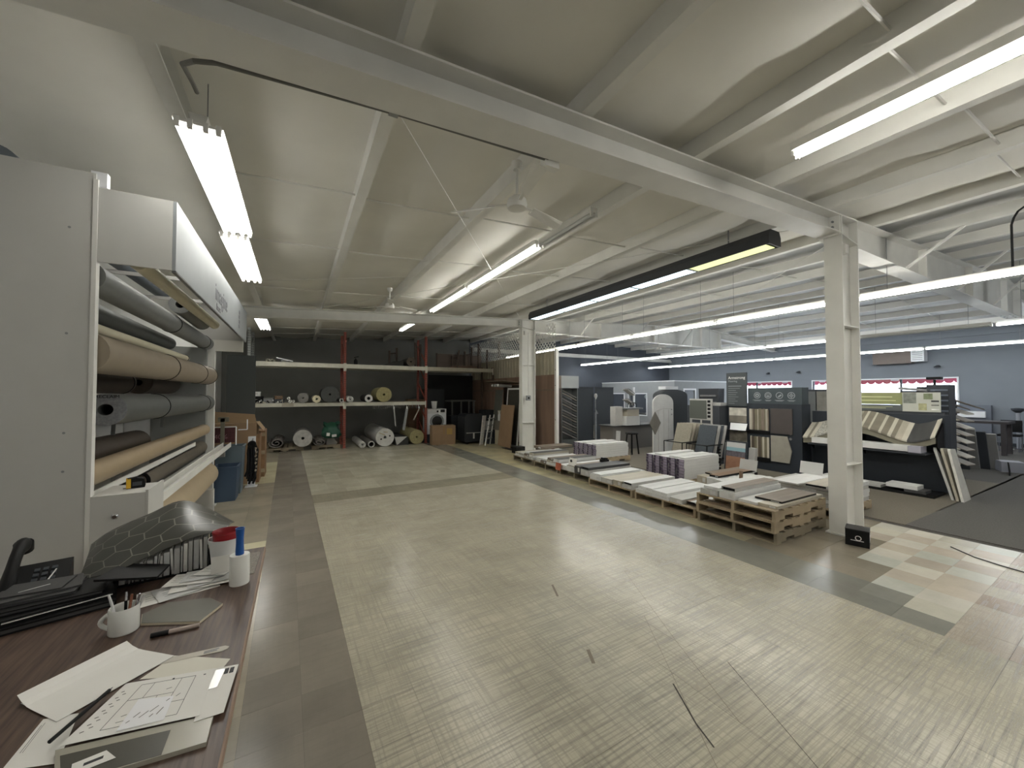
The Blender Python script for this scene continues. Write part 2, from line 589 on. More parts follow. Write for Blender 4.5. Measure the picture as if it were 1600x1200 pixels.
for k, v in (('From Min', .5), ('From Max', 1.0), ('To Min', .34), ('To Max', .22)):
    rr.inputs[k].default_value = v
L(one.outputs['Result'], rr.inputs['Value'])
L(rr.outputs[0], P.inputs['Roughness'])
P.inputs['Specular IOR Level'].default_value = .4
bp = N('ShaderNodeBump')
bp.inputs['Strength'].default_value = .07
bp.inputs['Distance'].default_value = .003
L(one.outputs['Result'], bp.inputs['Height'])
L(bp.outputs[0], P.inputs['Normal'])

rnd = random.Random(3)
def tile_look(u, v):
    """sRGB colour and hatch strength of the tile whose centre is at (u, v)"""
    r = rnd.random()
    if u < -.23:
        if 4.6 < v < 5.85 or 9.5 < v < 12.4:
            return (206, 200, 168), .03
        return (158, 150, 132), .06
    if u < .378:
        return (138, 131, 119), .08
    if u < 4.345:
        if v > 8.05:
            return (184, 179, 160), .3
        if v > 7.25:
            return (152, 146, 128), .4
        return (182, 176, 158), min(1, .45 + .55 * (1 - v / 8))
    if v < 1.0:
        return ((180, 170, 154), (166, 152, 136), (186, 179, 162), (174, 162, 148))[int(r * 4)], .8
    edge = 4.64 if v < 1.3 else 4.95 if v < 1.6 else 5.55 if v < 1.91 else 6.47 if v < 2.21 else 99
    if u < edge:
        if u < 4.95:
            return (130, 129, 119), .04
        if v > 6.2:
            return ((184, 175, 140), (176, 168, 138))[r > .6], .04
        if v > 2.8:
            return (168, 160, 134), .04
        return (138, 130, 114), .04
    return ((196, 192, 176), (202, 198, 185), (188, 178, 162), (192, 192, 181))[int(r * 4)], .03

near, rest = [], []
iu0, iu1 = -10, 10
fwd = Vector((sin(YAW), cos(YAW)))
for i in range(iu0, 11):
    for j in range(-5, 54):
        u, v = 4.345 + (i + .5) * TS - 0.0, .99 + (j + .5) * TS
        if u > 7.5 or u < -2.2:
            continue
        x, y = g2w(u, v)
        if y > YB - .2 or x < XL + .2:
            continue
        look = tile_look(u, v)
        d = x * fwd.x + y * fwd.y
        s_ = x * fwd.y - y * fwd.x
        vis = d > .5 and abs(s_) < d * 1.36 + .2 and d > 1.55 and not (x < -.1 and y < 2.9)
        (near if vis else rest).append((d, u, v, x, y, look))
for i in range(-20, 0):
    pass
for u_i in range(-22, -10):
    for j in range(-5, 54):
        u, v = 4.345 + (u_i + .5) * TS, .99 + (j + .5) * TS
        x, y = g2w(u, v)
        if x < XL + .2 or y > YB - .2:
            continue
        look = tile_look(u, v)
        d = x * fwd.x + y * fwd.y
        s_ = x * fwd.y - y * fwd.x
        vis = d > 1.55 and abs(s_) < d * 1.36 and not (x < -.1 and y < 2.9) and not (x < -1 and y < 8)
        (near if vis else rest).append((d, u, v, x, y, look))
near.sort()
rest += near[300:]
near = near[:300]
H = TS / 2 - .0004
def tile_mesh(b, look, direction, name, n):
    me = b.mesh(name, tile_m)
    a = me.color_attributes.new('Col', 'FLOAT_COLOR', 'CORNER')
    h = me.color_attributes.new('Hat', 'FLOAT_COLOR', 'CORNER')
    ca, ha = [], []
    for f in range(len(me.polygons)):
        lk = look[f // n]
        c = rgb(*lk[0])
        for _ in range(4):
            ca += [*c, 1]
            ha += [lk[1], direction[f // n], 0, 1]
    a.data.foreach_set('color', ca)
    h.data.foreach_set('color', ha)
    return me
cache = {}
rt = random.Random(5)
for d, u, v, x, y, look in near:
    q = rt.randrange(5)
    di = int(((u - 4.345) // TS + (v - .99) // TS) % 2) if look[1] > .3 else 0
    key = (look, q, di)
    if key not in cache:
        k = 1 + (q - 2) * (.007 if look[1] > .3 else .018)
        lk = (tuple(min(250, c * k) for c in look[0]), look[1])
        cache[key] = tile_mesh(B().box(-H, -H, -.004, H, H, -.0002 * q), [lk], [di * .06 + .30], 'floor_tile', 6)
    o = bpy.data.objects.new('floor_tile', cache[key])
    C.objects.link(o)
    o.location = (x, y, 0)
    o.rotation_euler = (0, 0, GR)
    o.parent = floor
b, lks, drs = B(), [], []
for d, u, v, x, y, look in rest:
    n0 = len(b.v)
    b.box(-H, -H, -.004, H, H, -.0002 * rt.randrange(5))
    for k in range(n0, len(b.v)):
        p = b.v[k]
        b.v[k] = (x + p[0] * cos(GR) - p[1] * sin(GR), y + p[0] * sin(GR) + p[1] * cos(GR), p[2])
    k = 1 + (rt.randrange(5) - 2) * (.007 if look[1] > .3 else .018)
    lks.append((tuple(min(250, c * k) for c in look[0]), look[1]))
    drs.append((int(((u - 4.345) // TS + (v - .99) // TS) % 2) if look[1] > .3 else 0) * .06 + .30)
o = bpy.data.objects.new('floor_tile_field', tile_mesh(b, lks, drs, 'floor_tile_field', 6))
C.objects.link(o)
o.parent = floor
o['kind'] = 'stuff'
# carpet of the showroom
carpet_d = M('dark grey carpet', (84, 82, 78), .95, var=.16, scale=60, bump=.3)
carpet_l = M('taupe carpet', (106, 100, 88), .95, var=.14, scale=60, bump=.3)
def quad(pts, z0, z1):
    return B().prism([(p[0], p[1], z0) for p in pts], (0, 0, z1 - z0))
x1, y1 = g2w(7.52, 2.0)
xa, ya = g2w(7.52, YN + .1)
xb, yb = g2w(7.52, YB - .1)
quad([(xa, YN + .01), (XR - .03, YN + .01), (XR - .03, 1.98), (x1, y1)], -.004, .003).build('dark_carpet', carpet_d, floor)
quad([(x1, y1 + .002), (12.6, 1.99), (12.6, YB - .01), (xb, YB - .01)], -.004, .003).build('taupe_carpet', carpet_l, floor)
B().box(12.602, 1.99, -.004, XR - .03, YB - .01, .003).build('dark_carpet', carpet_d, floor)
# scuffs
scuff = M('dark scuff', (60, 55, 48), .6)
def strip(pts, wd, name, m):
    b = B()
    for (xa, ya), (xb, yb) in zip(pts, pts[1:]):
        d = Vector((xb - xa, yb - ya, 0)).normalized()
        n = Vector((-d.y, d.x, 0)) * wd / 2
        p, q = Vector((xa, ya, .0003)), Vector((xb, yb, .0003))
        b.prism([p - n, q - n, q + n, p + n], (0, 0, .0006))
    return b.build(name, m, floor)
strip([(2.12, 1.68), (1.98, 1.42), (1.93, 1.28)], .008, 'scuff_mark', scuff)
strip([(2.62, 1.63), (2.4, 1.2), (2.27, .95)], .003, 'scuff_mark', scuff)
strip([(2.18, 3.1), (2.1, 2.9)], .02, 'scuff_mark', M('faint scuff', (120, 110, 94), .6))
strip([(1.86, 2.2), (1.8, 2.07)], .025, 'scuff_mark', MATS['faint scuff'])
strip([(2.55, 2.3), (1.9, 1.3), (1.7, .98)], .002, 'scuff_mark', MATS['faint scuff'])
strip([(3.02, 3.0), (2.5, 1.95), (2.2, 1.3)], .002, 'scuff_mark', MATS['faint scuff'])
# cable lying on the pale tiles
b = B()
b.tube([(6.9, 1.5, .006), (6.7, 1.28, .006), (6.62, 1.08, .006), (6.58, .9, .006), (6.2, .5, .006)], .006)
solo(B().tube([(.3, .6, .006), (.1, .38, .006), (.02, .18, .006), (-.02, 0, .006), (-.4, -.4, .006)], .006), 'cable', black, 'black cable lying across the pale tiles by the carpet edge', 'cable', (6.6, .9, 0))
# ---------------------------------------------------------------- light fixtures
def strip_light(x, y0, y1, z, label, group, lit=True, two=True, wd=.11, hang=0, mat=None, reflector=False):
    """bare strip fixture along y: white housing, tubes below, lamp holders, hangers"""
    yc, h = (y0 + y1) / 2, (y1 - y0) / 2 - .025
    t = T('strip_light', label, 'ceiling light', (x, yc, z), 0, group)
    tm = (mat or tube_on) if lit else tube_off
    b = B().prism([(x - wd / 2, yc - h, z + .09), (x + wd / 2, yc - h, z + .09), (x + wd / 2 * .75, yc - h, z + .035), (x - wd / 2 * .75, yc - h, z + .035)], (0, 2 * h, 0))
    if reflector:      # cross bars carrying the four lamp holders
        for e in (-1, 1):
            b.box(x - .12, yc + e * (h - .012) - .01, z + .02, x + .12, yc + e * (h - .012) + .01, z + .034)
        b.box(x - .13, yc - h, z + .0341, x + .13, yc + h, z + .0345)
    b.build('housing', white_steel, t)
    offs = (-.105, -.04, .04, .105) if reflector else (-.036, .036)
    for dx in offs:
        B().cyl((x + dx, yc - h + .03, z + .012), (x + dx, yc + h - .03, z + .012), .019, n=8).build('tube', tm, t)
        for e in (-1, 1):
            B().box(x + dx - .014, yc + e * (h - .006) - .012, z - .012, x + dx + .014, yc + e * (h - .006) + .012, z + .045).build('lamp_holder', white_steel, t)
    if hang:
        for e in (-.7, .7):
            top = zr(x) + .165
            B().cyl((x, yc + e * h, z + .09), (x, yc + e * h, top), .004, n=5).build('hanger', galv, t)
    return t

# showroom: three hanging rows; sections of eight feet
ROWS = [(8.1, 3.4, 'strip row beyond the columns', 'hanging strip row beyond the columns', [14.95 - 2.44 * k for k in range(8)], ()),
        (13.9, 3.4, 'middle showroom strip row', 'middle hanging strip row', [16.9 - 2.44 * k for k in range(8)], (5,)),
        (19.3, 3.4, 'strip row along the window wall', 'hanging strip row by the windows', [16.9 - 2.44 * k for k in range(7)], ())]
for x, z, nm, grp, ends, off in ROWS:
    for k, y in enumerate(ends):
        strip_light(x, y - 2.44, y, z, '%swhite fluorescent section, %s from the back wall in the %s' % ('unlit ' if k in off else '', O(k), nm), grp, lit=k not in off, hang=1, two=True, mat=tube_cool if x > 12 else tube_on)
# old building: left row (wide two tube fixtures right under the roof)
G = 'wide fluorescent fixtures along the left wall'
strip_light(-.57, 3.04, 4.98, 3.54, 'wide bright fluorescent fixture above the roll rack, near half', G, wd=.1, hang=1, mat=tube_wide, reflector=True)
strip_light(-.62, 5.02, 6.98, 3.54, 'wide bright fluorescent fixture above the roll rack, far half', G, wd=.1, hang=1, mat=tube_wide, reflector=True)
strip_light(-.82, 10.9, 13.1, 3.68, 'wide bright fluorescent fixture beyond the far roof beam, above the grey rack post', G, wd=.1, hang=1, mat=tube_wide, reflector=True)
strip_light(-.64, -3.2, -.8, 3.7, 'unseen wide fluorescent fixture added over the desk behind the camera', G, wd=.1, hang=1, mat=tube_wide, reflector=True)  # out of view, added to light the sides that face the camera
G = 'fluorescent strips along the middle of the stock area'
strip_light(2.93, 3.3, 4.42, 3.88, 'unlit white fluorescent strip between ceiling fan and roof beam', G, lit=False)
strip_light(2.93, 4.44, 6.95, 3.9, 'lit fluorescent strip in the stock area, section nearer the ceiling fan', G, wd=.16, mat=tube_stock)
strip_light(2.93, 6.99, 9.4, 3.9, 'lit fluorescent strip in the stock area, section ending at the far roof beam', G, wd=.16, mat=tube_stock)
strip_light(2.93, 11.05, 12.7, 3.88, 'short lit fluorescent strip above the storage rack', G, mat=tube_stock)
strip_light(3.73, -.75, 1.69, 3.9, 'bright fluorescent strip high at the right in front of the near roof beam', G, wd=.17)
strip_light(3.73, -3.3, -.86, 3.9, 'unseen fluorescent strip added behind the camera in line with the bright one', G, wd=.17)  # another unseen strip, added for light from behind the camera
# dark trough with prismatic lenses beside the columns
DX, DZ = 5.62, 3.86
t = T('trough_light', 'long dark trough light with prismatic lenses between the two columns, one end yellow green', 'ceiling light', (DX, 5.8, DZ))
y0, y1 = 2.78, 8.85
B().prism([(DX - .15, y0, DZ), (DX - .15, y0, DZ + .12), (DX - .11, y0, DZ + .2), (DX + .11, y0, DZ + .2), (DX + .15, y0, DZ + .12), (DX + .15, y0, DZ), (DX + .13, y0, DZ), (DX + .13, y0, DZ + .1), (DX - .13, y0, DZ + .1), (DX - .13, y0, DZ)], (0, y1 - y0, 0)).build('trough', M('dark brown enamel', (52, 54, 58), .5), t)
for e in (y0 - .02, y1):
    B().prism([(DX - .15, e, DZ), (DX - .15, e, DZ + .12), (DX - .11, e, DZ + .2), (DX + .11, e, DZ + .2), (DX + .15, e, DZ + .12), (DX + .15, e, DZ)], (0, .02, 0)).build('end_cap', MATS['dark brown enamel'], t)
cuts = [2.80, 4.0, 5.22, 6.4, 7.6, 8.83]
lens_m = M('prismatic lens rail', (70, 74, 76), .4)
for i in range(5):
    B().box(DX - .12, cuts[i] + .025, DZ + .004, DX + .12, cuts[i + 1] - .025, DZ + .012).build('lens', tube_green if i == 0 else tube_bluish, t)
    if i:
        B().box(DX - .13, cuts[i] - .024, DZ, DX + .13, cuts[i] + .024, DZ + .016).build('lens_joint', lens_m, t)
for y in (3.4, 8.2):
    B().cyl((DX, y, DZ + .2), (DX, y, zr(DX) + .1), .01, n=6).build('hanger', galv, t)
# conduit under the near rafter, bending down to the left fixture
t = T('conduit', 'grey conduit running under the near roof beam to the wide left fixture', 'conduit', (.6, 2.53, 3.72))
B().sweep([(-.57, 3.02, 3.74), (-.57, 2.9, 3.72), (-.57, 2.68, 3.66), (-.5, 2.58, 3.63), (-.4, 2.545, 3.635), (0, 2.54, 3.66), (.6, 2.54, 3.7), (1.75, 2.54, 3.75)], .013, 8).build('pipe', M('dark grey conduit', (112, 110, 104), .5), t)
B().box(1.72, 2.53, 3.70, 1.86, 2.6, 3.79).build('junction_box', white_steel, t)
B().box(.5, 2.525, 3.68, .56, 2.56, 3.72).build('strap', galv, t)

# ceiling fans at rest
def fan(x, y, z, rz, top, label):
    t = T('ceiling_fan', label, 'ceiling fan', (x, y, z), rz, 'white three blade ceiling fans')
    def at(b, n, m=white_steel, **k):
        return b.build(n, m, t, loc=(0, 0, 0), **k)
    at(B().cyl((0, 0, .1), (0, 0, top - z), .012, n=8), 'down_rod')
    at(B().lathe([(.035, top - z - .07), (.05, top - z - .03), (.05, top - z)], n=14), 'canopy', smooth=True)
    at(B().lathe([(.05, -.05), (.085, -.04), (.095, 0), (.085, .04), (.05, .07), (.02, .08)], n=20), 'motor', smooth=True)
    for k in range(3):
        a = 2 * pi * k / 3
        R = Matrix.Rotation(a, 3, 'Z')
        f = lambda p: tuple(R @ Vector(p))
        b = B().prism([f((.2, -.04, .018)), f((.62, -.058, .016)), f((.64, -.03, .0)), f((.64, .03, -.016)), f((.62, .05, -.024)), f((.2, .035, -.014))], (0, 0, .006))
        bl = at(b, 'blade')
        b = B().bar(f((.09, 0, .0)), f((.26, 0, .012)), .03, .008)
        c = b.build('blade_iron', white_steel, bl, loc=(0, 0, 0))
    return t
fan(1.74, 3.02, 3.59, .3, 3.98, 'white three blade ceiling fan hanging close beyond the near roof beam')
fan(1.6, 7.9, 3.6, .35, 3.97, 'white three blade ceiling fan just in front of the far roof beam')
fan(12.4, 10.35, 3.6, 0, 4.5, 'small looking white ceiling fan far off over the showroom office')
# black cable hanging from the roof beside the right rafter
solo(B().sweep([(0, 0, 0), (0, 0, .3), (0, 0, .55), (.01, -.02, .64), (.04, -.05, .72), (.1, -.09, .775), (.2, -.16, .8), (.4, -.3, .82)], .012, 8), 'power_cord', black, 'black cord drooping to the strip row beside the deep roof beam', 'cord', (8.1, 1.15, 3.5))
# wall heater
t = T('wall_heater', 'brown and white heater unit high on the right wall above the windows', 'wall heater', (21.35, 5.95, 3.05))
B().box(21.25, 5.55, 3.05, 21.598, 6.72, 3.66).build('cabinet', M('brown enamel', (112, 100, 92), .5, var=.05), t)
B().box(21.2, 5.18, 3.1, 21.598, 5.549, 3.62).build('fan_box', trim_white, t)
for k in range(6):
    B().box(21.185, 5.22, 3.16 + k * .07, 21.2, 5.51, 3.19 + k * .07).build('louver', galv, t)
# small wall spotlights over the windows
for k, y in enumerate((4.9, 7.3, 9.6, 11.0)):
    t = T('wall_lamp', 'small dark lamp above the windows on the right wall, %s from the right' % O(k), 'lamp', (21.5, y, 2.9), 0, 'small dark lamps above the windows')
    B().box(21.55, y - .04, 2.86, 21.599, y + .04, 2.94).build('plate', charcoal, t)
    B().lathe([(.03, 0), (.09, -.05), (.1, -.07)], (21.48, y, 2.92), 10).build('shade', charcoal, t, smooth=True)
# ---------------------------------------------------------------- roll rack along the left wall
RX = -1.2                      # front plane of the rack
rk_w = M('off white melamine', (200, 199, 194), .5, var=.03, scale=2)
rack = T('roll_rack', 'white vinyl roll display rack along the left wall with a header box', 'display rack', (-1.7, 5.8, 0))
B().box(-2.38, 3.6, 0, RX, 3.64, 3.34).build('side_panel', rk_w, rack)
b = B()
b.box(RX - .012, 3.594, 0, RX + .012, 3.645, 3.3)
b.build('edge_strip', white_steel, rack)
B().box(RX - .03, 3.61, 3.26, RX + .05, 3.66, 3.36).build('bracket', trim_white, rack)
# header box: end board, long fascia, far end
hd = B().box(-.8, 3.6, 2.745, -.78, 8.02, 3.25).build('header_fascia', M('rack board dimmed in colour', (150, 154, 155), .55, var=.03), rack)  # fascia colour darkened to hold back the glare of the fixture above
B().box(RX + .013, 3.6, 2.745, -.801, 3.618, 3.25).build('header_end', rk_w, rack)
B().box(RX - .3, 8.0, 2.745, -.801, 8.02, 3.25).build('header_end', rk_w, rack)
B().box(-.806, 3.62, 2.735, -.782, 8.0, 2.7449).build('header_lip', galv, rack)
for y in (4.6, 5.9, 7.2):
    B().box(-2.3, y, 3.2, -.81, y + .03, 3.24).build('header_arm', rk_w, rack)
lt = M('grey header lettering', (104, 104, 108), .5)
text('lettering', 'imagine', .27, (-.779, 5.13, 2.87), FACE_POS_X, lt, rack)
text('lettering', 'floors', .11, (-.779, 5.2, 2.77), FACE_POS_X, lt, rack)
b = B()
for k in range(4):
    b.box(-.7795, 7.0 + .02 * (k % 2), 2.84 + k * .07, -.778, 7.1 + .03 * (k % 2), 2.89 + k * .07)
S(b.build('lettering', lt, rack), 'stuff')
# far posts and the frame of the rack
for y in (7.95,):
    for x in (RX - .09, -2.3):
        p = B().box(x, y, 0, x + .09, y + .1, 2.74).build('post', white_steel, rack)
        B().box(x - .03, y - .03, 0, x + .13, y + .13, .012).build('foot_plate', white_steel, p)
B().box(RX - .09, 7.952, 2.56, -.82, 8.02, 2.744).build('gusset_board', M('bright white board', (226, 224, 216), .5), rack)
B().box(-2.3, 7.9, .3, -1.3, 7.94, 2.6).build('end_board', M('grey end board', (150, 152, 148), .6), rack)  # end board in one even mid grey, darker than the rack
# rear boards and uprights
for i, (y, m) in enumerate(((3.7, rk_w), (4.75, carton_grey), (5.8, rk_w), (6.85, carton_grey))):
    B().box(-2.0, y, .25, -1.97, y + 1.03, 2.72).build('back_board', m, rack)
for y in (5.15, 6.75):
    B().box(-2.32, y, 0, -2.24, y + .07, 3.2).build('rear_post', M('dull grey steel', (140, 142, 140), .5), rack)
# roll spindle brackets: V arms from the rear posts
for y in (5.0, 6.6):
    for z in (1.82, 1.15):
        B().bar((-2.2, y, z - .45), (-1.45, y, z), .035).bar((-2.2, y, z - .02), (-1.45, y, z), .03).build('cantilever_arm', MATS['dull grey steel'], rack)
        B().bar((-1.5, y, z), (-1.62, y + .35, z - .42), .03).build('diagonal_strut', MATS['dull grey steel'], rack)
# rails: upper inner rail, front channel with two flanges
b = B().box(-1.34, 3.66, 1.105, -1.24, 6.9, 1.12).box(-1.25, 3.66, 1.105, -1.24, 6.9, 1.17)
b.build('inner_rail', white_steel, rack)
b = B().box(-1.05, 3.67, .885, -1.04, 8.6, .965).box(-1.16, 3.67, .885, -1.05, 8.6, .895).box(-1.16, 3.67, .895, -1.15, 8.6, .965)
b.build('front_channel', white_steel, rack)
B().box(-1.3, 3.67, .86, -1.17, 7.94, .884).build('tray_rail', rk_w, rack)
B().box(-1.24, 7.9, .80, -1.04, 7.96, .884).build('rail_bracket', galv, rack)
# boxed end with a round knob
B().box(RX + .013, 3.594, .45, -.915, 3.61, 1.17).build('end_box_front', rk_w, rack)
B().box(-.914, 3.594, .45, -.9, 3.95, 1.185).build('end_box_side', rk_w, rack)
B().box(RX + .013, 3.611, 1.155, -.915, 3.95, 1.17).build('end_box_top', rk_w, rack)
k = B().cyl((-1.06, 3.594, 1.03), (-1.06, 3.576, 1.03), .008, n=10)
k.cyl((-1.06, 3.576, 1.03), (-1.06, 3.566, 1.03), .017, .02, n=16).cyl((-1.06, 3.566, 1.03), (-1.06, 3.558, 1.03), .02, .012, n=16)
k.build('knob', chrome, rack, smooth=True)
b = B()
for z in (2.95, 2.25, 1.6, 1.35):
    b.cyl((-1.32, 3.5985, z), (-1.32, 3.6, z), .008, n=8)
b.build('screw', galv, rack)

# rolls of sheet vinyl
def roll(name, label, p, q, r, m, hole=.03, end=None, straps=(), cat='roll', group=None, strap_r=.006, core=None, n=24, sm=None, loose=0):
    p, q = Vector(p), Vector(q)
    t = T(name, label, cat, p, 0, group)
    d = (q - p).normalized()
    b = B()
    b.cyl(p, q, r, n=n, hole=hole)
    for k in range(len(b.f)):
        b.m[k] = 1 if (k % 4 in (2, 3)) else 0
    b.build('body', [m, end or m], t, smooth=True)
    if core:
        B().cyl(p - d * .02, q + d * .02, hole - .002, n=14, hole=hole - .012).build('core', core, t, smooth=True)
    for s_ in straps:
        c = p + (q - p) * s_
        B().cyl(c - d * .006, c + d * .006, r + strap_r, n=n, hole=r + .0005).build('strap', soft_black, t)
    return t
G_mid = M('mid grey vinyl backing', (122, 124, 122), .5, var=.06, scale=10)
G_dk = M('dark grey vinyl backing', (92, 94, 92), .55, var=.06, scale=10)
taupe = M('taupe vinyl backing', (150, 138, 120), .5, var=.04, scale=8)
tan_ = M('tan vinyl backing', (164, 146, 118), .45, var=.04, scale=8)
cream = M('cream vinyl', (220, 212, 186), .4, var=.03, scale=8)
umber = M('umber vinyl', (78, 68, 58), .5, var=.1, scale=12)
tube_card = M('card tube', (96, 84, 70), .8)
roll('vinyl_roll', 'grey vinyl roll, highest of the big rolls in the white rack', (-1.26, 3.66, 2.66), (-1.30, 7.85, 2.66), .1, G_mid, .03, straps=(.5, .93))
roll('vinyl_roll', 'slim grey vinyl roll behind and below the highest grey roll in the rack', (-1.55, 3.66, 2.56), (-1.6, 7.1, 2.56), .085, G_dk, .03)
roll('vinyl_roll', 'slim cream vinyl roll inside the header of the rack', (-1.0, 3.66, 2.79), (-1.0, 6.55, 2.79), .055, cream, .02)
roll('vinyl_roll', 'short dark rimmed roll end tucked under the cream roll in the rack header', (-1.17, 5.6, 2.86), (-1.17, 6.75, 2.84), .1, G_mid, .04)
roll('vinyl_roll', 'thick taupe vinyl roll with two black straps in the rack', (-1.27, 3.66, 2.14), (-1.27, 7.8, 2.14), .14, taupe, .04, straps=(.44, .8, .985))
roll('vinyl_roll', 'thin cream vinyl roll resting along the back of the thick taupe roll', (-1.44, 3.66, 2.39), (-1.44, 7.3, 2.37), .04, cream, .02, straps=(.985,))
roll('vinyl_roll', 'umber vinyl roll with black straps at the back below the taupe roll', (-1.78, 3.8, 2.0), (-1.78, 6.1, 1.98), .13, umber, .04, straps=(.35, .97))
roll('vinyl_roll', 'short umber roll deep in the rack below the taupe roll, nearer the far post', (-1.72, 6.4, 1.99), (-1.72, 7.7, 1.99), .14, umber, .04)
lr = roll('vinyl_roll', 'grey vinyl roll with black straps and lettered pale end ring in the rack', (-1.3, 4.15, 1.73), (-1.3, 7.86, 1.7), .125, G_dk, .045, end=M('pale printed roll end', (150, 152, 156), .6, var=.2, scale=40), straps=(.32, .9))
text('lettering', 'RECLAIM', .035, (-1.36, 4.148, 1.82), FACE_NEG_Y, ink, lr)
roll('vinyl_roll', 'slim tan vinyl roll on the inner rail of the rack', (-1.29, 3.66, 1.28), (-1.29, 7.7, 1.28), .085, tan_, .03, end=umber)
roll('vinyl_roll', 'dark brown vinyl roll lying behind the slim tan roll', (-1.62, 3.66, 1.34), (-1.62, 6.0, 1.3), .13, umber, .04)
roll('vinyl_roll', 'dark taupe roll with black rimmed end on the low tray of the rack', (-1.36, 5.1, .99), (-1.36, 7.85, .99), .1, M('dark taupe vinyl', (104, 96, 84), .55, var=.06), .07, end=soft_black, core=umber)
roll('vinyl_roll', 'fat cream and tan roll lying lowest in the rack under the front channel', (-1.3, 4.9, .55), (-1.3, 7.85, .55), .19, M('pale tan vinyl', (196, 178, 148), .5, var=.04), .05, end=tan_)
for y in (5.2, 7.5):
    B().box(-1.5, y, .0, -1.12, y + .09, .358).build('cradle_block', rk_w, rack)
solo(B().sheet(lambda u, v: (-1.0 + .12 * u - .16 * v, .5 * v, .05 * sin(9 * v) + .07 * u * sin(5 * u + 4 * v) - .13 * u), 5, 8, .002), 'plastic_wrap', M('clear grey plastic', (150, 152, 150), .25), 'crumpled clear plastic sleeve hanging under the front channel of the rack', 'plastic sleeve', (-.1, 4.2, .80))
# big carpet roll lying on top of the rack
roll('carpet_roll', 'big blue grey carpet roll on top of the white rack at the left edge', (-1.75, 3.8, 3.37 + .0), (-1.75, 7.4, 3.37), .12, M('blue grey roll', (104, 110, 116), .6), .04)
# tape measure
t = T('tape_measure', 'yellow and black tape measure on the boxed rack end', 'tape measure', (-1.02, 3.8, 1.171), .3)
b = B().prism([(-.05, -.03, 0), (.045, -.03, 0), (.05, -.03, .02), (.04, -.03, .062), (.0, -.03, .075), (-.045, -.03, .07), (-.05, -.03, .05)], (0, .06, 0))
b.build('case', soft_black, t, loc=(0, 0, 0))
yel = M('yellow plastic', (214, 168, 40), .45)
B().box(-.0515, -.032, .004, -.028, .032, .07).build('bumper', yel, t, loc=(0, 0, 0))
B().box(-.02, -.0335, .018, .03, -.0302, .045).build('label_plate', charcoal, t, loc=(0, 0, 0))
B().box(-.066, -.012, .002, -.052, .012, .004).box(-.068, -.012, 0, -.066, .012, .016).build('hook', chrome, t, loc=(0, 0, 0))

# ---------------------------------------------------------------- desk and what lies on it
DZ_ = .9
wood_top = bpy.data.materials.new('brown woodgrain laminate')
wood_top.use_nodes = True
nt = wood_top.node_tree
pb = nt.nodes['Principled BSDF']
pb.inputs['Roughness'].default_value = .42
tc = nt.nodes.new('ShaderNodeTexCoord')
mp = nt.nodes.new('ShaderNodeMapping')
mp.inputs['Scale'].default_value = (26, 1.6, 1)
nz = nt.nodes.new('ShaderNodeTexNoise')
nz.inputs['Scale'].default_value = 3
nz.inputs['Detail'].default_value = 6
cr = nt.nodes.new('ShaderNodeValToRGB')
cr.color_ramp.elements[0].position, cr.color_ramp.elements[0].color = .3, (*rgb(62, 45, 37), 1)
cr.color_ramp.elements[1].position, cr.color_ramp.elements[1].color = .72, (*rgb(106, 85, 71), 1)
for a, c in ((tc.outputs['Object'], mp.inputs[0]), (mp.outputs[0], nz.inputs['Vector']), (nz.outputs['Fac'], cr.inputs[0]), (cr.outputs[0], pb.inputs['Base Color'])):
    nt.links.new(a, c)
desk = T('counter_desk', 'brown woodgrain counter desk at the lower left corner', 'desk', (-.9, 1.2, 0))
B().box(-1.6, -.6, DZ_ - .032, -.168, 2.87, DZ_).build('desk_top', wood_top, desk)
B().box(-.168, -.6, DZ_ - .032, -.162, 2.876, DZ_ - .001).build('edge_band', M('tan edge band', (140, 112, 92), .5), desk)
B().box(-1.5, -.5, 0, -1.47, 2.8, DZ_ - .033).build('side_panel', carton_oak, desk)
for y in (-.5, 1.2, 2.76):
    B().box(-1.469, y, 0, -.35, y + .03, DZ_ - .033).build('support_panel', carton_oak, desk)

def onto(z): return DZ_ + z
# mug with pens
mg = T('pen_mug', 'white mug full of pens on the desk', 'mug', (-.6, 2.135, DZ_))
B().lathe([(.044, 0), (.047, .005), (.047, .098), (.045, .101), (.042, .098), (.042, .012), (.0, .01)], (-.6, 2.135, DZ_), 28).build('cup', M('white glazed ceramic', (222, 222, 216), .25), mg, smooth=True, angle=60)
b = B()
hp = [(-.6 - .044 - .026 * sin(pi * k / 8), 2.137, DZ_ + .02 + .06 * k / 8) for k in range(9)]
b.sweep(hp, .008, 10)
b.build('handle', MATS['white glazed ceramic'], mg, smooth=True)
for k, (dx, dy, lx, ly, m, lab) in enumerate(((-.02, 0, -.035, .0, carton_white, 'white pen leaning left in the white mug'), (.0, .01, .0, .008, soft_black, 'black and chrome pen standing tallest in the white mug'), (.015, -.005, .012, .01, M('copper pen', (150, 100, 80), .3, .6), 'copper coloured pen in the white mug'), (.022, .012, .03, .0, chrome, 'chrome pen leaning right in the white mug'), (.028, .0, .04, .012, carton_grey, 'pale grey pen at the right rim of the white mug'))):
    p0 = Vector((-.6 + dx * .6, 2.135 + dy, DZ_ + .012))
    p1 = p0 + Vector((lx, ly, .145 - .008 * k))
    t = T('pen', lab, 'pen', p0, 0, 'pens in the white mug')
    B().cyl(p0, p0 + (p1 - p0) * .75, .0048, n=8).build('barrel', m, t)
    B().cyl(p0 + (p1 - p0) * .755, p1, .0052, .004, n=8).build('cap', chrome if k in (1, 3) else m, t)
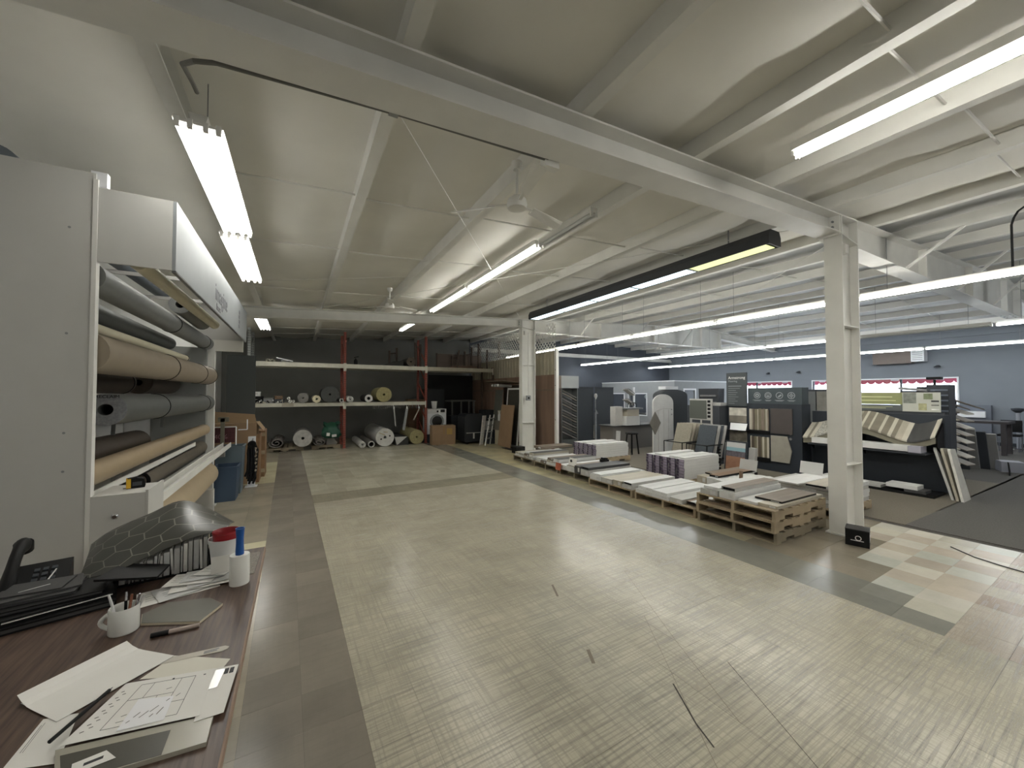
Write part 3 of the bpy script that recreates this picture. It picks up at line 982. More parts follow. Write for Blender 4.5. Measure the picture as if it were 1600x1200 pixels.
# hexagon floor tile sample
hx = [(-.56, 2.155), (-.34, 2.05), (-.285, 2.165), (-.37, 2.27), (-.55, 2.255)]
hx = [(-.553, 2.148), (-.343, 2.048), (-.283, 2.17), (-.345, 2.262), (-.5, 2.30), (-.572, 2.235)]
t = T('hexagon_tile', 'grey hexagon tile sample with pale edges in front of the receipts', 'tile sample', (-.43, 2.17, DZ_))
B().prism([(x, y, DZ_ + .0005) for x, y in hx], (0, 0, .009)).build('body', M('pale tile edge', (206, 196, 172), .6), t)
cx, cy = -.43, 2.17
B().prism([(cx + (x - cx) * .985, cy + (y - cy) * .985, DZ_ + .0096) for x, y in hx], (0, 0, .0014)).build('face', M('olive grey tile face', (106, 104, 94), .5, var=.05), t)
# marker
t = T('marker', 'marker pen with a black cap lying by the hexagon tile', 'marker', (-.42, 2.02, DZ_))
p0, p1, p2 = Vector((-.49, 2.022, DZ_ + .0095)), Vector((-.435, 2.02, DZ_ + .0095)), Vector((-.34, 2.02, DZ_ + .0095))
B().cyl(p0, p1, .009, .0095, n=12).build('cap', soft_black, t, smooth=True)
B().cyl(p1, p2, .008, n=12).build('barrel', M('tan marker barrel', (176, 160, 150), .4), t, smooth=True)
# paint stick
t = T('stir_stick', 'pale printed paint stirring stick poking out from under the papers', 'paint stick', (-.3, 1.82, DZ_))
B().prism([(-.44, 1.812, DZ_ + .0004), (-.235, 1.79, DZ_ + .0004), (-.217, 1.797, DZ_ + .0004), (-.214, 1.81, DZ_ + .0004), (-.228, 1.822, DZ_ + .0004), (-.44, 1.842, DZ_ + .0004)], (0, 0, .002)).build('stick', M('pale stick', (200, 194, 182), .6), t)
S(B().box(-.29, 1.803, DZ_ + .0025, -.25, 1.808, DZ_ + .0029).box(-.29, 1.812, DZ_ + .0025, -.245, 1.817, DZ_ + .0029).build('lettering', ink_grey, t), 'stuff')
# sheets of paper
def sheet4(name, label, pts, z, m, cat='paper', curl=0, marks=None, th=.0006, rows=8):
    """a sheet given by its four corners; curl lifts the first edge"""
    a, b_, c, d = [Vector((*p, 0)) for p in pts]
    t = T(name, label, cat, ((a + c) / 2).xyz + Vector((0, 0, z)))
    f = lambda u, v: tuple((a * (1 - u) * (1 - v) + b_ * u * (1 - v) + c * u * v + d * (1 - u) * v) + Vector((0, 0, z + th + curl * max(0, 1 - u * 3) ** 2)))
    B().sheet(f, rows, 2, th).build('sheet', m, t)
    if marks:
        mb_ = B()
        for (u0, v0, u1, v1, wd) in marks:
            p, q = Vector(f(u0, v0)), Vector(f(u1, v1))
            p.z += .0003
            q.z += .0003
            mb_.bar(p, q, wd, .0003)
        S(mb_.build('print', ink, t), 'stuff')
    return t
sheet4('paper', 'small cream sheet under the blank white pages', [(-.45, 1.75), (-.38, 1.845), (-.2, 1.725), (-.225, 1.655)], onto(.001), M('cream paper', (226, 222, 208), .6))
t = sheet4('paper', 'blank white pages with one lifted curling end on the desk', [(-.745, 1.80), (-.60, 1.64), (-.38, 1.84), (-.55, 1.99)], onto(.004), paper, curl=.022)
for k in range(3):
    zz = onto(.0012 + k * .0009)
    B().prism([(-.735 + .01 * k, 1.795, zz), (-.60, 1.65 - .003 * k, zz), (-.385, 1.835, zz), (-.55, 1.98, zz)], (0, 0, .0006)).build('page', paper_grey, t)
t = T('sample_board', 'glossy dark and pale sample board under the floor plan', 'sample board', (-.36, 1.42, DZ_))
B().prism([(-.55, 1.5, onto(.0005)), (-.205, 1.44, onto(.0005)), (-.205, 1.335, onto(.0005)), (-.5, 1.36, onto(.0005))], (0, 0, .012)).build('board', M('pale glossy board', (168, 164, 150), .25), t)
B().prism([(-.53, 1.47, onto(.0127)), (-.3, 1.43, onto(.0127)), (-.3, 1.345, onto(.0127)), (-.49, 1.366, onto(.0127))], (0, 0, .0006)).build('dark_face', M('dark grey glossy', (84, 82, 74), .25), t)
sheet4('paper', 'crumpled lined sheet at the lower left of the floor plan', [(-.645, 1.5), (-.53, 1.46), (-.56, 1.655), (-.64, 1.675)], onto(.002), paper, marks=[(.1, .3, .1, .85, .001), (.15, .3, .15, .9, .0008), (.92, .1, .96, .2, .004)])
sheet4('paper', 'small sheet with a black mark at the bottom edge near the sample board', [(-.48, 1.38), (-.40, 1.39), (-.43, 1.43), (-.49, 1.42)], onto(.0145), paper, marks=[(.3, .5, .8, .5, .01)])
t = sheet4('brochure', 'white sheet with printed sticker block at the desk edge beside the floor plan', [(-.25, 1.43), (-.18, 1.43), (-.168, 1.655), (-.245, 1.67)], onto(.0135), paper, marks=[(.6, .82, .6, .95, .012), (.8, .82, .8, .95, .012)])
B().prism([(-.24, 1.56, onto(.0147)), (-.215, 1.56, onto(.0147)), (-.205, 1.65, onto(.0147)), (-.232, 1.655, onto(.0147))], (0, 0, .0008)).build('foil_window', M('crinkled foil', (214, 214, 212), .2, .3), t)
plan_marks = [(.22, .12, .22, .9, .0012), (.22, .12, .8, .12, .0012), (.8, .12, .8, .9, .0012), (.22, .9, .8, .9, .0012), (.5, .12, .5, .6, .001), (.22, .6, .65, .6, .001), (.36, .6, .36, .9, .001), (.65, .3, .65, .9, .001), (.5, .4, .8, .4, .001)]
plan_marks += [(.06 + .04 * (k % 2), .15 + .055 * k, .085 + .04 * (k % 2), .165 + .055 * k, .0025) for k in range(13)]
plan_marks += [(.55, .9, .55, .93, .006), (.9, .88, .9, .9, .006), (.3, .2, .4, .22, .0015), (.3, .3, .34, .32, .0015), (.55, .7, .6, .72, .0015), (.7, .5, .73, .55, .0015)]
t = sheet4('floor_plan', 'hand drawn floor plan sheet lying on top of the papers', [(-.545, 1.505), (-.24, 1.447), (-.235, 1.665), (-.475, 1.72)], onto(.016), paper, 'drawing', marks=plan_marks)
sheet4('note', 'white handwritten note laid over the floor plan', [(-.43, 1.49), (-.325, 1.475), (-.325, 1.575), (-.415, 1.61)], onto(.0182), M('bright note paper', (244, 244, 246), .6), 'note', marks=[(.2, .35, .3, .5, .0018), (.35, .3, .5, .5, .0018), (.55, .45, .7, .65, .0018), (.6, .25, .66, .35, .0018), (.75, .3, .85, .55, .0018), (.85, .8, .92, .9, .0018), (.1, .2, .16, .26, .0018)])
t = T('pen', 'black pen lying along the left edge of the floor plan', 'pen', (-.56, 1.59, DZ_))
B().cyl((-.572, 1.53, onto(.0205)), (-.508, 1.70, onto(.0205)), .0052, n=10).build('barrel', soft_black, t)
B().cyl((-.508, 1.70, onto(.0205)), (-.504, 1.712, onto(.0205)), .004, .001, n=8).build('tip', chrome, t)
# receipts and invoices
rr_ = random.Random(4)
for k in range(7):
    cx, cy, a = -.49 + .035 * (k % 4) + .01 * k, 2.44 + .018 * k, .25 - .12 * k + .3 * (k % 2)
    hw, hh = .15 - .012 * k, .085 - .004 * k
    pts = []
    for sx_, sy_ in ((-1, -1), (1, -1), (1, 1), (-1, 1)):
        pts.append((cx + sx_ * hw * cos(a) - sy_ * hh * sin(a), cy + sx_ * hw * sin(a) + sy_ * hh * cos(a)))
    mk = [(.1, .3 + .15 * q, .3 + .4 * rr_.random(), .3 + .15 * q, .0012) for q in range(4)]
    sheet4('receipt', ['widest printed receipt at the bottom of the crumpled receipts', 'printed receipt second from the bottom of the crumpled receipts', 'printed receipt third from the bottom of the crumpled receipts', 'printed receipt in the middle of the crumpled receipts', 'printed receipt third from the top of the crumpled receipts', 'printed receipt second from the top of the crumpled receipts', 'topmost small receipt of the crumpled receipts by the white tub'][k], pts, onto(.001 + .0045 * k), paper_grey if k % 2 else paper, curl=.0, marks=mk)
# stack of black binders, folders and card swatches
bx = [('black binder lying lowest in the black pile on the desk', -.90, 2.475, .34, .24, .028, .28, soft_black), ('black binder with a pale page edge, second in the black pile', -.91, 2.50, .32, .24, .024, .34, soft_black),
      ('black sample folder, third in the black pile', -.93, 2.50, .32, .2, .018, .2, soft_black), ('dark grey swatch card set, fourth in the black pile', -.99, 2.52, .26, .18, .012, .12, M('dark swatch', (66, 66, 66), .5)),
      ('dark grey swatch card, second from the top of the black pile', -.98, 2.53, .24, .16, .008, .3, MATS['dark swatch']), ('dark grey swatch card with white stripe on top of the black pile', -1.0, 2.54, .2, .14, .006, .0, MATS['dark swatch'])]
z = DZ_
for k, (lab, x, y, a, b_, h, rz, m) in enumerate(bx):
    t = T('binder' if k < 2 else 'folder' if k == 2 else 'swatch_card', lab, 'binder' if k < 2 else 'folder', (x, y, z + .0004), rz)
    h0 = h
    B().box(-a / 2, -b_ / 2, 0, a / 2, b_ / 2, h0 * .25).box(-a / 2, -b_ / 2, h0 * .75, a / 2, b_ / 2, h0).box(-a / 2, b_ / 2 - .01, h0 * .25, a / 2, b_ / 2, h0 * .75).build('cover', m, t, loc=(0, 0, 0))
    B().box(-a / 2 + .006, -b_ / 2 + .002, h0 * (.42 if k == 1 else .26), a / 2 - .006, b_ / 2 - .011, h0 * (.58 if k == 1 else .74)).build('pages', paper if k == 1 else MATS['dark swatch'], t, loc=(0, 0, 0))
    if k == 5:
        B().ob((0, -.02, h0 + .0006), (.09, .004, .001), (0, 0, .5)).build('stripe', sign_white, t, loc=(0, 0, 0))
    z += h + .0008
t = T('folder', 'black folder pushed to the right under the hexagon patterned sheet', 'folder', (-.68, 2.53, DZ_ + .029), -.25)
B().prism([(-.1, -.09, .072), (.13, -.07, .05), (.1, .09, .045), (-.1, .09, .07)], (0, 0, .01)).build('cover', soft_black, t, loc=(0, 0, 0))
# telephone behind
t = T('desk_phone', 'black desk telephone with upright handset against the white panel', 'telephone', (-1.07, 2.72, DZ_), .2)
B().prism([(-.1, -.09, 0), (-.1, .1, 0), (-.1, .1, .12), (-.1, -.09, .03)], (.2, 0, 0)).build('base', soft_black, t, loc=(0, 0, 0))
hs = [(-.075, -.10 + .26 * q / 12, .05 + .16 * q / 12 + .05 * sin(pi * q / 12)) for q in range(13)]
b = B().sweep(hs, [.033, .036, .034, .03, .027, .026, .026, .026, .027, .03, .034, .036, .032], 14, .8)
b.cyl((-.075, -.085, .062), (-.075, -.06, .03), .034, .03, n=14).cyl((-.075, .15, .215), (-.075, .175, .175), .034, .03, n=14)
b.build('handset', soft_black, t, loc=(0, 0, 0), smooth=True)
b = B()
for i in range(3):
    for j in range(4):
        b.ob((-.01 + i * .028, -.04 + j * .028, .058 + j * .0145), (.018, .018, .008), (.44, 0, 0))
S(b.build('keypad', charcoal, t, loc=(0, 0, 0)), 'stuff')
B().bar((.03, -.06, .06), (.055, .02, .1), .004).build('trim', sign_white, t, loc=(0, 0, 0))
# box of file cards under the patterned sheet
t = T('card_file', 'black box packed with upright white cards under the hexagon patterned sheet', 'card file', (-.62, 2.72, DZ_), .12)
B().box(-.17, -.09, 0, .27, .11, .01).box(-.17, .1, .01, .27, .11, .05).box(-.17, -.09, .01, -.16, .1, .05).box(.2, -.09, .01, .27, .1, .165).build('tray', soft_black, t, loc=(0, 0, 0))
x = -.15
k = 0
while x < .19:
    wd = rr_.choice((.004, .006, .01, .016, .022))
    ch = min(.16, .062 + (x + .15) * .34) + .006 * sin(k * 1.7)
    B().ob((x + wd / 2, -.0 + .006 * sin(k * 2.3), .011 + ch / 2), (wd, .17, ch), (0, .06 * sin(k * .9) * (wd < .012), 0)).build('card', (paper, carton_grey, paper_grey)[k % 3], t, loc=(0, 0, 0))
    x += wd + .0045
    k += 1
# hexagon patterned vinyl sheet draped over them
hexm = bpy.data.materials.new('grey hexagon vinyl')
hexm.use_nodes = True
nt = hexm.node_tree
pb = nt.nodes['Principled BSDF']
pb.inputs['Roughness'].default_value = .3
at_ = nt.nodes.new('ShaderNodeAttribute')
at_.attribute_name = 'Flat'
def mth(op, a, b_=None):
    n = nt.nodes.new('ShaderNodeMath')
    n.operation = op
    for i, q in enumerate((a, b_)):
        if q is None:
            continue
        if isinstance(q, (int, float)):
            n.inputs[i].default_value = q
        else:
            nt.links.new(q, n.inputs[i])
    return n.outputs[0]
sepx = nt.nodes.new('ShaderNodeSeparateXYZ')
nt.links.new(at_.outputs['Vector'], sepx.inputs[0])
HS = .155                         # hexagon pitch
def hexd(ox, oy):
    X = mth('SUBTRACT', mth('ABSOLUTE', mth('SUBTRACT', mth('FLOORED_MODULO', mth('ADD', sepx.outputs[0], ox), HS), HS / 2)), 0)
    Y = mth('ABSOLUTE', mth('SUBTRACT', mth('FLOORED_MODULO', mth('ADD', sepx.outputs[1], oy), HS * 1.7320508), HS * .8660254))
    return mth('MAXIMUM', X, mth('ADD', mth('MULTIPLY', X, .5), mth('MULTIPLY', Y, .8660254)))
dmin = mth('MINIMUM', hexd(0, 0), hexd(HS / 2, HS * .8660254))
line = mth('GREATER_THAN', dmin, HS / 2 - .0035)
mixc = nt.nodes.new('ShaderNodeMix')
mixc.data_type = 'RGBA'
nt.links.new(line, mixc.inputs['Factor'])
mixc.inputs[6].default_value = (*rgb(74, 74, 68), 1)
mixc.inputs[7].default_value = (*rgb(140, 138, 128), 1)
nt.links.new(mixc.outputs[2], pb.inputs['Base Color'])
FR = [(-.92, 2.68, .95), (-.77, 2.60, .99), (-.64, 2.60, 1.04), (-.49, 2.645, 1.085), (-.34, 2.68, 1.095)]
MI = [(-.95, 2.84, .985), (-.84, 2.76, 1.055), (-.70, 2.75, 1.115), (-.55, 2.79, 1.165), (-.33, 2.74, 1.105)]
BK = [(-.99, 3.02, 1.02), (-.89, 2.95, 1.1), (-.74, 2.95, 1.165), (-.58, 3.02, 1.205), (-.32, 2.83, 1.09)]
def cr(P, t):
    t = min(.9999, max(0, t)) * (len(P) - 1)
    i = int(t)
    f = t - i
    g_ = lambda k: Vector(P[min(max(k, 0), len(P) - 1)])
    p0, p1, p2, p3 = g_(i - 1), g_(i), g_(i + 1), g_(i + 2)
    return p1 + (p2 - p0) * f / 2 + (p0 * 2 - p1 * 5 + p2 * 4 - p3) * f * f / 2 + (p1 * 3 - p0 - p2 * 3 + p3) * f ** 3 / 2
def drape(u, v):
    a, m, c = cr(FR, u), cr(MI, u), cr(BK, u)
    return tuple(a * (1 - v) * (1 - 2 * v) + m * 4 * v * (1 - v) + c * v * (2 * v - 1))
nu, nv = 30, 18
b = B().sheet(drape, nu, nv, .0025)
me = b.mesh('patterned_sheet', hexm, True)
fa = me.attributes.new('Flat', 'FLOAT_VECTOR', 'POINT')
fl = [0.0] * (3 * len(me.vertices))
n0 = (nu + 1) * (nv + 1)
for k in range(len(me.vertices)):
    kk = k % n0
    fl[3 * k], fl[3 * k + 1] = (kk % (nu + 1)) / nu * .78, (kk // (nu + 1)) / nv * .62
fa.data.foreach_set('vector', fl)
solo(me, 'vinyl_sample', None, 'dark grey hexagon patterned vinyl sample sheet draped over the card box', 'vinyl sample', (0, 0, 0))
# white tub with a red scoop cup, stretch wrap and pad
t = T('white_tub', 'white tapered tub holding a red cup behind the stretch wrap', 'tub', (-.325, 2.56, DZ_))
B().lathe([(.052, 0), (.055, .005), (.072, .17), (.078, .172), (.078, .19), (.074, .19), (.070, .17), (.05, .01), (0, .01)], (-.325, 2.56, DZ_), 24).build('tub', carton_white, t, smooth=True)
B().prism([(-.375, 2.487, onto(.03)), (-.29, 2.487, onto(.03)), (-.29, 2.477, onto(.12)), (-.375, 2.477, onto(.12))], (0, .001, 0)).build('label', paper, t)
t = T('red_cup', 'red plastic cup standing in the white tub', 'cup', (-.325, 2.56, onto(.065)))
B().lathe([(.048, 0), (.05, .004), (.058, .15), (.061, .152), (.06, .16), (.056, .15), (.046, .01), (0, .01)], (-.325, 2.56, onto(.065)), 24).build('cup', M('red plastic', (150, 30, 36), .35), t, smooth=True)
t = T('stretch_wrap', 'roll of white stretch wrap with a blue handle standing on the desk', 'stretch wrap', (-.245, 2.385, DZ_))
B().lathe([(.02, .0), (.042, .0), (.043, .004), (.043, .141), (.041, .145), (.02, .145)], (-.245, 2.385, DZ_), 26).build('film', M('white film', (232, 232, 226), .3), t, smooth=True)
B().lathe([(.0185, .002), (.0185, .165), (.017, .19), (.0165, .23), (.019, .27), (.021, .276), (.017, .276), (.014, .23), (.0, .22)], (-.245, 2.385, DZ_), 20).build('handle', M('blue plastic', (24, 84, 156), .4), t, smooth=True)
solo(B().prism([(-.05, -.16, 0), (.035, -.16, 0), (.045, .15, 0), (-.06, .16, 0)], (0, 0, .004)), 'foam_pad', M('speckled grey pad', (140, 134, 126), .9, var=.35, scale=160), 'speckled grey pad on the desk corner behind the stretch wrap', 'pad', (-.225, 2.63, DZ_ + .0004))
# ---------------------------------------------------------------- pallet rack at the back
RY0, RY1 = 14.1, 15.25
t = rackp = T('pallet_rack', 'tall pallet rack along the back with red uprights and cream beams', 'pallet rack', (2.8, 14.6, 0))
posts = [-1.3, 1.4, 4.2, 7.0]
for i, x in enumerate(posts):
    m = (rack_grey, rack_red, rack_red, M('brown rack paint', (96, 80, 68), .6))[i]
    top = (3.86, 3.93, 3.97, 2.9)[i]
    for y in (RY0, RY1 - .07):
        z0 = 0 if not (i == 3 and y == RY0) else 2.3
        b = B().box(x - .04, y, z0, x + .04, y + .006, top).box(x - .04, y + .006, z0, x - .035, y + .07, top).box(x + .035, y + .006, z0, x + .04, y + .07, top)
        p = b.build('upright', m, rackp)
        b = B()
        z = .1 if z0 == 0 else 2.35
        while z < top - .05:
            b.box(x - .028, y - .0015, z, x - .012, y, z + .032).box(x + .012, y - .0015, z, x + .028, y, z + .032)
            z += .076
        S(b.build('slots', M('dark slot', (40, 34, 32), .8), p), 'stuff')
        if z0 == 0:
            B().box(x - .06, y - .02, 0, x + .06, y + .09, .008).build('foot_plate', m, p)
    if i < 3:
        for k, z in enumerate((.2, .9, 1.6, 2.3, 3.0)):
            B().bar((x, RY0 + .075, z), (x, RY1 - .075, z + .65), .035).build('frame_brace', m, rackp)
        B().bar((x, RY0 + .075, .2), (x, RY1 - .075, .2), .035).build('frame_brace', m, rackp)
for i in range(3):
    xa, xb = posts[i] + .042, posts[i + 1] - .042
    for zb, zt in (((2.70, 2.84),) if i == 2 else ((1.42, 1.54), (2.70, 2.84))):
        for y in (RY0 - .012, RY1 - .05):
            bm = B().box(xa, y, zb, xb, y + .05, zt).build('beam', rack_cream if i < 2 or y > 15 else M('aged beam paint', (172, 166, 148), .5, var=.1), rackp)
            if y < 15:
                for x in (xa, xb):
                    B().box(x - .042 if x == xa else x - .004, y - .006, zb - .1, x + .004 if x == xa else x + .042, y - .001, zt + .03).build('beam_connector', rack_cream, bm)
        dk = B().box(xa, RY0 + .04, zt - .03, xb, RY1 - .052, zt - .004)
        dk.build('deck_board', M('old deck board', (122, 112, 96), .8, var=.1), rackp)

ZS = 1.541 - .003            # top of the middle shelf
# carpet rolls on the shelf and the floor: the long way is front to back
def spiral_roll(label, x, z, r, y0=13.98, L=3.0, m=felt, endm=None, hole=.03, cat='carpet roll', wrap=False, group=None, name='carpet_roll'):
    t = roll(name, label, (x, y0, z), (x, y0 + L, z), r, m, hole, end=endm or m, cat=cat, group=group, n=26)
    if wrap:   # gathered plastic at the end
        b = B()
        q = random.Random(int(x * 100))
        for k in range(9):
            a = 2 * pi * k / 9
            b.add([(x + hole * cos(a), y0 - .012, z + hole * sin(a)), (x + r * .95 * cos(a - .25), y0 - .002, z + r * .95 * sin(a - .25)), (x + r * .95 * cos(a + .3), y0 - .002, z + r * .95 * sin(a + .3)), (x + r * .6 * cos(a), y0 - .03 - .03 * q.random(), z + r * .6 * sin(a))], [(0, 1, 3), (0, 3, 2), (1, 2, 3), (0, 2, 1)])
        b.build('gathered_wrap', kraft, t)
    return t
# middle shelf
spiral_roll('small grey felt roll on the shelf, left of the cream roll', .16, ZS + .165, .16, L=1.1, m=felt)
spiral_roll('cream foam roll on the shelf beside the big dark roll', .55, ZS + .125, .12, L=1.1, m=M('cream foam', (214, 206, 176), .8, var=.06), hole=.035)
spiral_roll('big dark roll in clear wrap on the shelf left of the red upright', .94, ZS + .275, .27, L=1.15, m=dark_roll, endm=M('dark roll face', (66, 68, 66), .6, var=.15, scale=30), wrap=False)
spiral_roll('small white cardboard cored roll on the shelf just left of the red upright', 1.292, ZS + .072, .064, y0=13.97, L=1.0, m=kraft, hole=.04)
spiral_roll('small white wrapped roll on the shelf just right of the red upright', 1.56, ZS + .11, .105, L=1.1, m=kraft, wrap=True)
spiral_roll('white tube roll in a black sleeve on the shelf left of the yellow roll', 2.15, ZS + .135, .13, L=1.1, m=dark_roll, endm=kraft, hole=.055)
spiral_roll('big yellow carpet underlay roll on the shelf', 2.66, ZS + .265, .26, L=1.15, m=yellow_pad, hole=.04)
t = T('foam_scraps', 'rolled pale foam scraps at the left of the small felt roll', 'foam roll', (-.15, 14.0, ZS))
for k, (dx, dz, r) in enumerate(((0, .055, .05), (-.04, .15, .045), (.09, .05, .045))):
    B().cyl((-.2 + dx, 14.02, ZS + dz), (-.2 + dx, 14.7, ZS + dz), r, n=12, hole=.015).build('foam_tube', kraft, t, smooth=True)
# tools and oddments at the left of the shelf
q = random.Random(12)
odd = [('black crate of tools', 'tool_crate', soft_black), ('grey metal tool box', 'tool_box', galv), ('pale box of trim pieces', 'parts_box', carton_white), ('dark plastic case', 'tool_case', charcoal), ('brown parts carton', 'parts_box', cardboard_d)]
pos = [(-1.1, .3, .26, .22), (-.78, .24, .22, .16), (-1.12, .24, .2, .14), (-.5, .26, .22, .13), (-.52, .2, .18, .1)]
zz = [ZS, ZS, ZS + .2605 - .04, ZS, ZS + .131]
for k, ((nm, on, m), (x, a, d, h)) in enumerate(zip(odd, pos)):
    t = T(on, nm + (' at the left end of the middle rack shelf', ' beside the black crate on the rack shelf', ' on top of the black crate on the rack shelf', ' third from the grey post on the rack shelf', ' on top of the dark case on the rack shelf')[k], 'box', (x, 14.25, zz[k] if k != 2 else ZS + .221), .1 * (k - 2))
    h = .22 if k == 0 else h
    B().box(-a / 2, -d / 2, 0, a / 2, d / 2, h * .72).build('body', m, t, loc=(0, 0, 0))
    B().box(-a / 2 - .005, -d / 2 - .005, h * .721, a / 2 + .005, d / 2 + .005, h).build('lid', m, t, loc=(0, 0, 0))
    B().tube([(-.06, -d / 2 - .008, h * .5), (-.06, -d / 2 - .03, h * .55), (.06, -d / 2 - .03, h * .55), (.06, -d / 2 - .008, h * .5)], .008, 6).build('handle', chrome, t, loc=(0, 0, 0))
for k in range(9):
    x = -1.12 + .09 * k
    m = (chrome, kraft, galv, carton_tan, soft_black)[k % 5]
    solo(B().cyl((0, 0, .0145), (.05 * cos(k), -.07, .02 + .03 * (k % 3)), .014, n=7).cyl((.05 * cos(k), -.07, .023 + .03 * (k % 3)), (.06 * cos(k), -.1, .035 + .03 * (k % 3)), .022, n=7), 'hand_tool', m, 'hand tool with %s handle, %s from the grey post at the shelf front' % (('shiny', 'white', 'grey', 'beige', 'black')[k % 5], O(k)), 'tool', (x, 14.115, ZS + .004), 0, 'hand tools strewn at the shelf front')
# labels on the beam
for x in (-.42, -.18):
    B().box(x, RY0 - .0135, 1.43, x + (.26 if x < -.3 else .08), RY0 - .0125, 1.53).build('shelf_label', carton_tan, rackp)
# things on the top shelf
ZT = 2.838
solo(B().ob((0, 0, .05), (.46, .14, .03), (0, .22, 0)).ob((0, .05, .012), (.2, .1, .02)), 'trim_piece', trim_white, 'white plank end tilted on the top rack shelf', 'trim piece', (-.36, 14.1, ZT + .03))
b = B()
for k in range(5):
    b.cyl((-.1 + .05 * k, 0, .04 + .03 * (k % 2)), (-.06 + .05 * k, .35, .04 + .03 * (k % 2)), .035, n=8)
solo(b, 'rag_bundle', M('mottled rags', (136, 134, 122), .9, var=.3, scale=30), 'bundle of pale rolled rags at the left of the top rack shelf', 'bundle', (-.75, 14.1, ZT), smooth=True)
t = spiral_roll('dark carpet roll end lying on the top shelf by the second red upright', 3.6, ZT + .16, .16, L=1.1, m=dark_roll, endm=M('brown roll face', (84, 76, 66), .9, var=.2, scale=30))
solo(B().prism([(0, 0, 0), (.75, 0, 0), (.75, 0, .2), (.4, 0, .16)], (0, .6, 0)), 'carpet_offcut', dark_roll, 'dark folded carpet offcut left of the roll on the top shelf', 'carpet', (2.62, 14.15, ZT))
t = T('spray_pump', 'small dark pump bottle on the top shelf right of the first red upright', 'pump', (1.75, 14.2, ZT))
B().lathe([(.06, 0), (.06, .14), (.03, .18), (.02, .22)], (1.75, 14.2, ZT), 12).build('bottle', soft_black, t, smooth=True)
B().bar((1.69, 14.2, ZT + .24), (1.84, 14.2, ZT + .28), .03).build('nozzle', soft_black, t)
# old frames standing on the top shelf
def h_frame(x, y, h1, h2, wd, label, m, rz=0):
    t = T('steel_trestle', label, 'steel frame', (x, y, ZT), rz, 'old steel frames on the top rack shelf')
    for sx_, h in ((0, h1), (wd, h2)):
        B().box(sx_ - .03, -.03, 0, sx_ + .03, .03, h).build('post', m, t, loc=(0, 0, 0))
    B().bar((.03, 0, h1 * .82), (wd - .03, 0, h1 * .87), .04).build('cross_bar', m, t, loc=(0, 0, 0))
    return t
brn = M('dull brown steel', (78, 66, 58), .7, .2)
h_frame(3.02, 14.9, .62, .74, .27, 'old brown steel frame on the top shelf left of the second red upright', brn)
h_frame(3.95, 14.7, .95, .9, .2, 'taller old brown steel frame against the second red upright', brn)
h_frame(5.55, 14.97, .55, .7, .25, 'old brown steel frame on the third bay, left one', brn)
h_frame(6.1, 14.95, .75, .95, .3, 'old brown steel frame on the third bay, right one', brn)
for k, (x, h, lean) in enumerate(((5.45, .7, .08), (6.35, 1.0, .02), (6.75, .78, 0))):
    solo(B().bar((0, 0, .001), (lean, 0, h), .045), 'steel_stanchion', brn, ('leaning brown post at the left of the third rack bay', 'tall thin brown post on the third rack bay', 'brown post nearest the lattice on the third rack bay')[k], 'post', (x, 14.168, ZT + .002))
solo(B().prism([(0, 0, 0), (1.5, 0, 0), (1.5, 0, .05), (.9, 0, .12), (.2, 0, .08)], (0, .6, 0)), 'canvas_sheet', M('brown canvas', (104, 86, 74), .9, var=.1), 'brown folded canvas on the top of the third rack bay', 'canvas', (5.1, 14.2, ZT))
t = T('sign_board', 'brown board standing on edge on the top of the third rack bay', 'board', (5.0, 15.1, ZT))
B().box(4.95, 15.05, ZT, 6.9, 15.09, ZT + .62).build('board', M('brown grey board', (104, 92, 84), .8, var=.06), t)
B().box(4.9, 15.04, ZT, 4.949, 15.1, ZT + .64).build('stile', brn, t)
# clamps, hooks and squares hanging on the beam of the second bay
q = random.Random(9)
for k in range(12):
    x = 2.35 + .148 * k
    t = T('tool_hook', 'dark hanging %s under the second bay shelf beam, %s from the left' % (('ring hook', 'clamp')[k % 2], O(k)), 'hook', (x, 14.07, 1.41), 0, 'hooks and clamps under the shelf beam')
    B().cyl((x, 14.076, 1.41), (x, 14.05, 1.37), .01, n=6).build('peg', galv, t)
    B().cyl((x, 14.04, 1.335), (x, 14.06, 1.335), .055 if k % 2 == 0 else .04, n=12, hole=.03).build('ring', M('tarnished steel', (92, 92, 88), .5, .4), t)
for k, (x, l, wd, lean) in enumerate(((3.0, .62, .04, .03), (3.46, .78, .09, -.06), (3.9, .44, .035, -.1))):
    t = T('straightedge', ('narrow pale straightedge', 'widest grey straightedge', 'short leaning pale straightedge')[k] + ' hanging from the second bay shelf beam', 'straightedge', (x, 13.94, 1.40))
    B().ob((x + lean, 13.95, 1.30 - l / 2), (wd, .012, l), (0, -lean / l * 2, 0)).build('blade', (carton_grey, galv, carton_tan)[k], t)
    B().cyl((x, 13.95, 1.3), (x, 14.08, 1.44), .01, n=6).ob((x, 13.97, 1.33), (.05, .04, .08)).build('hook', carton_white, t)
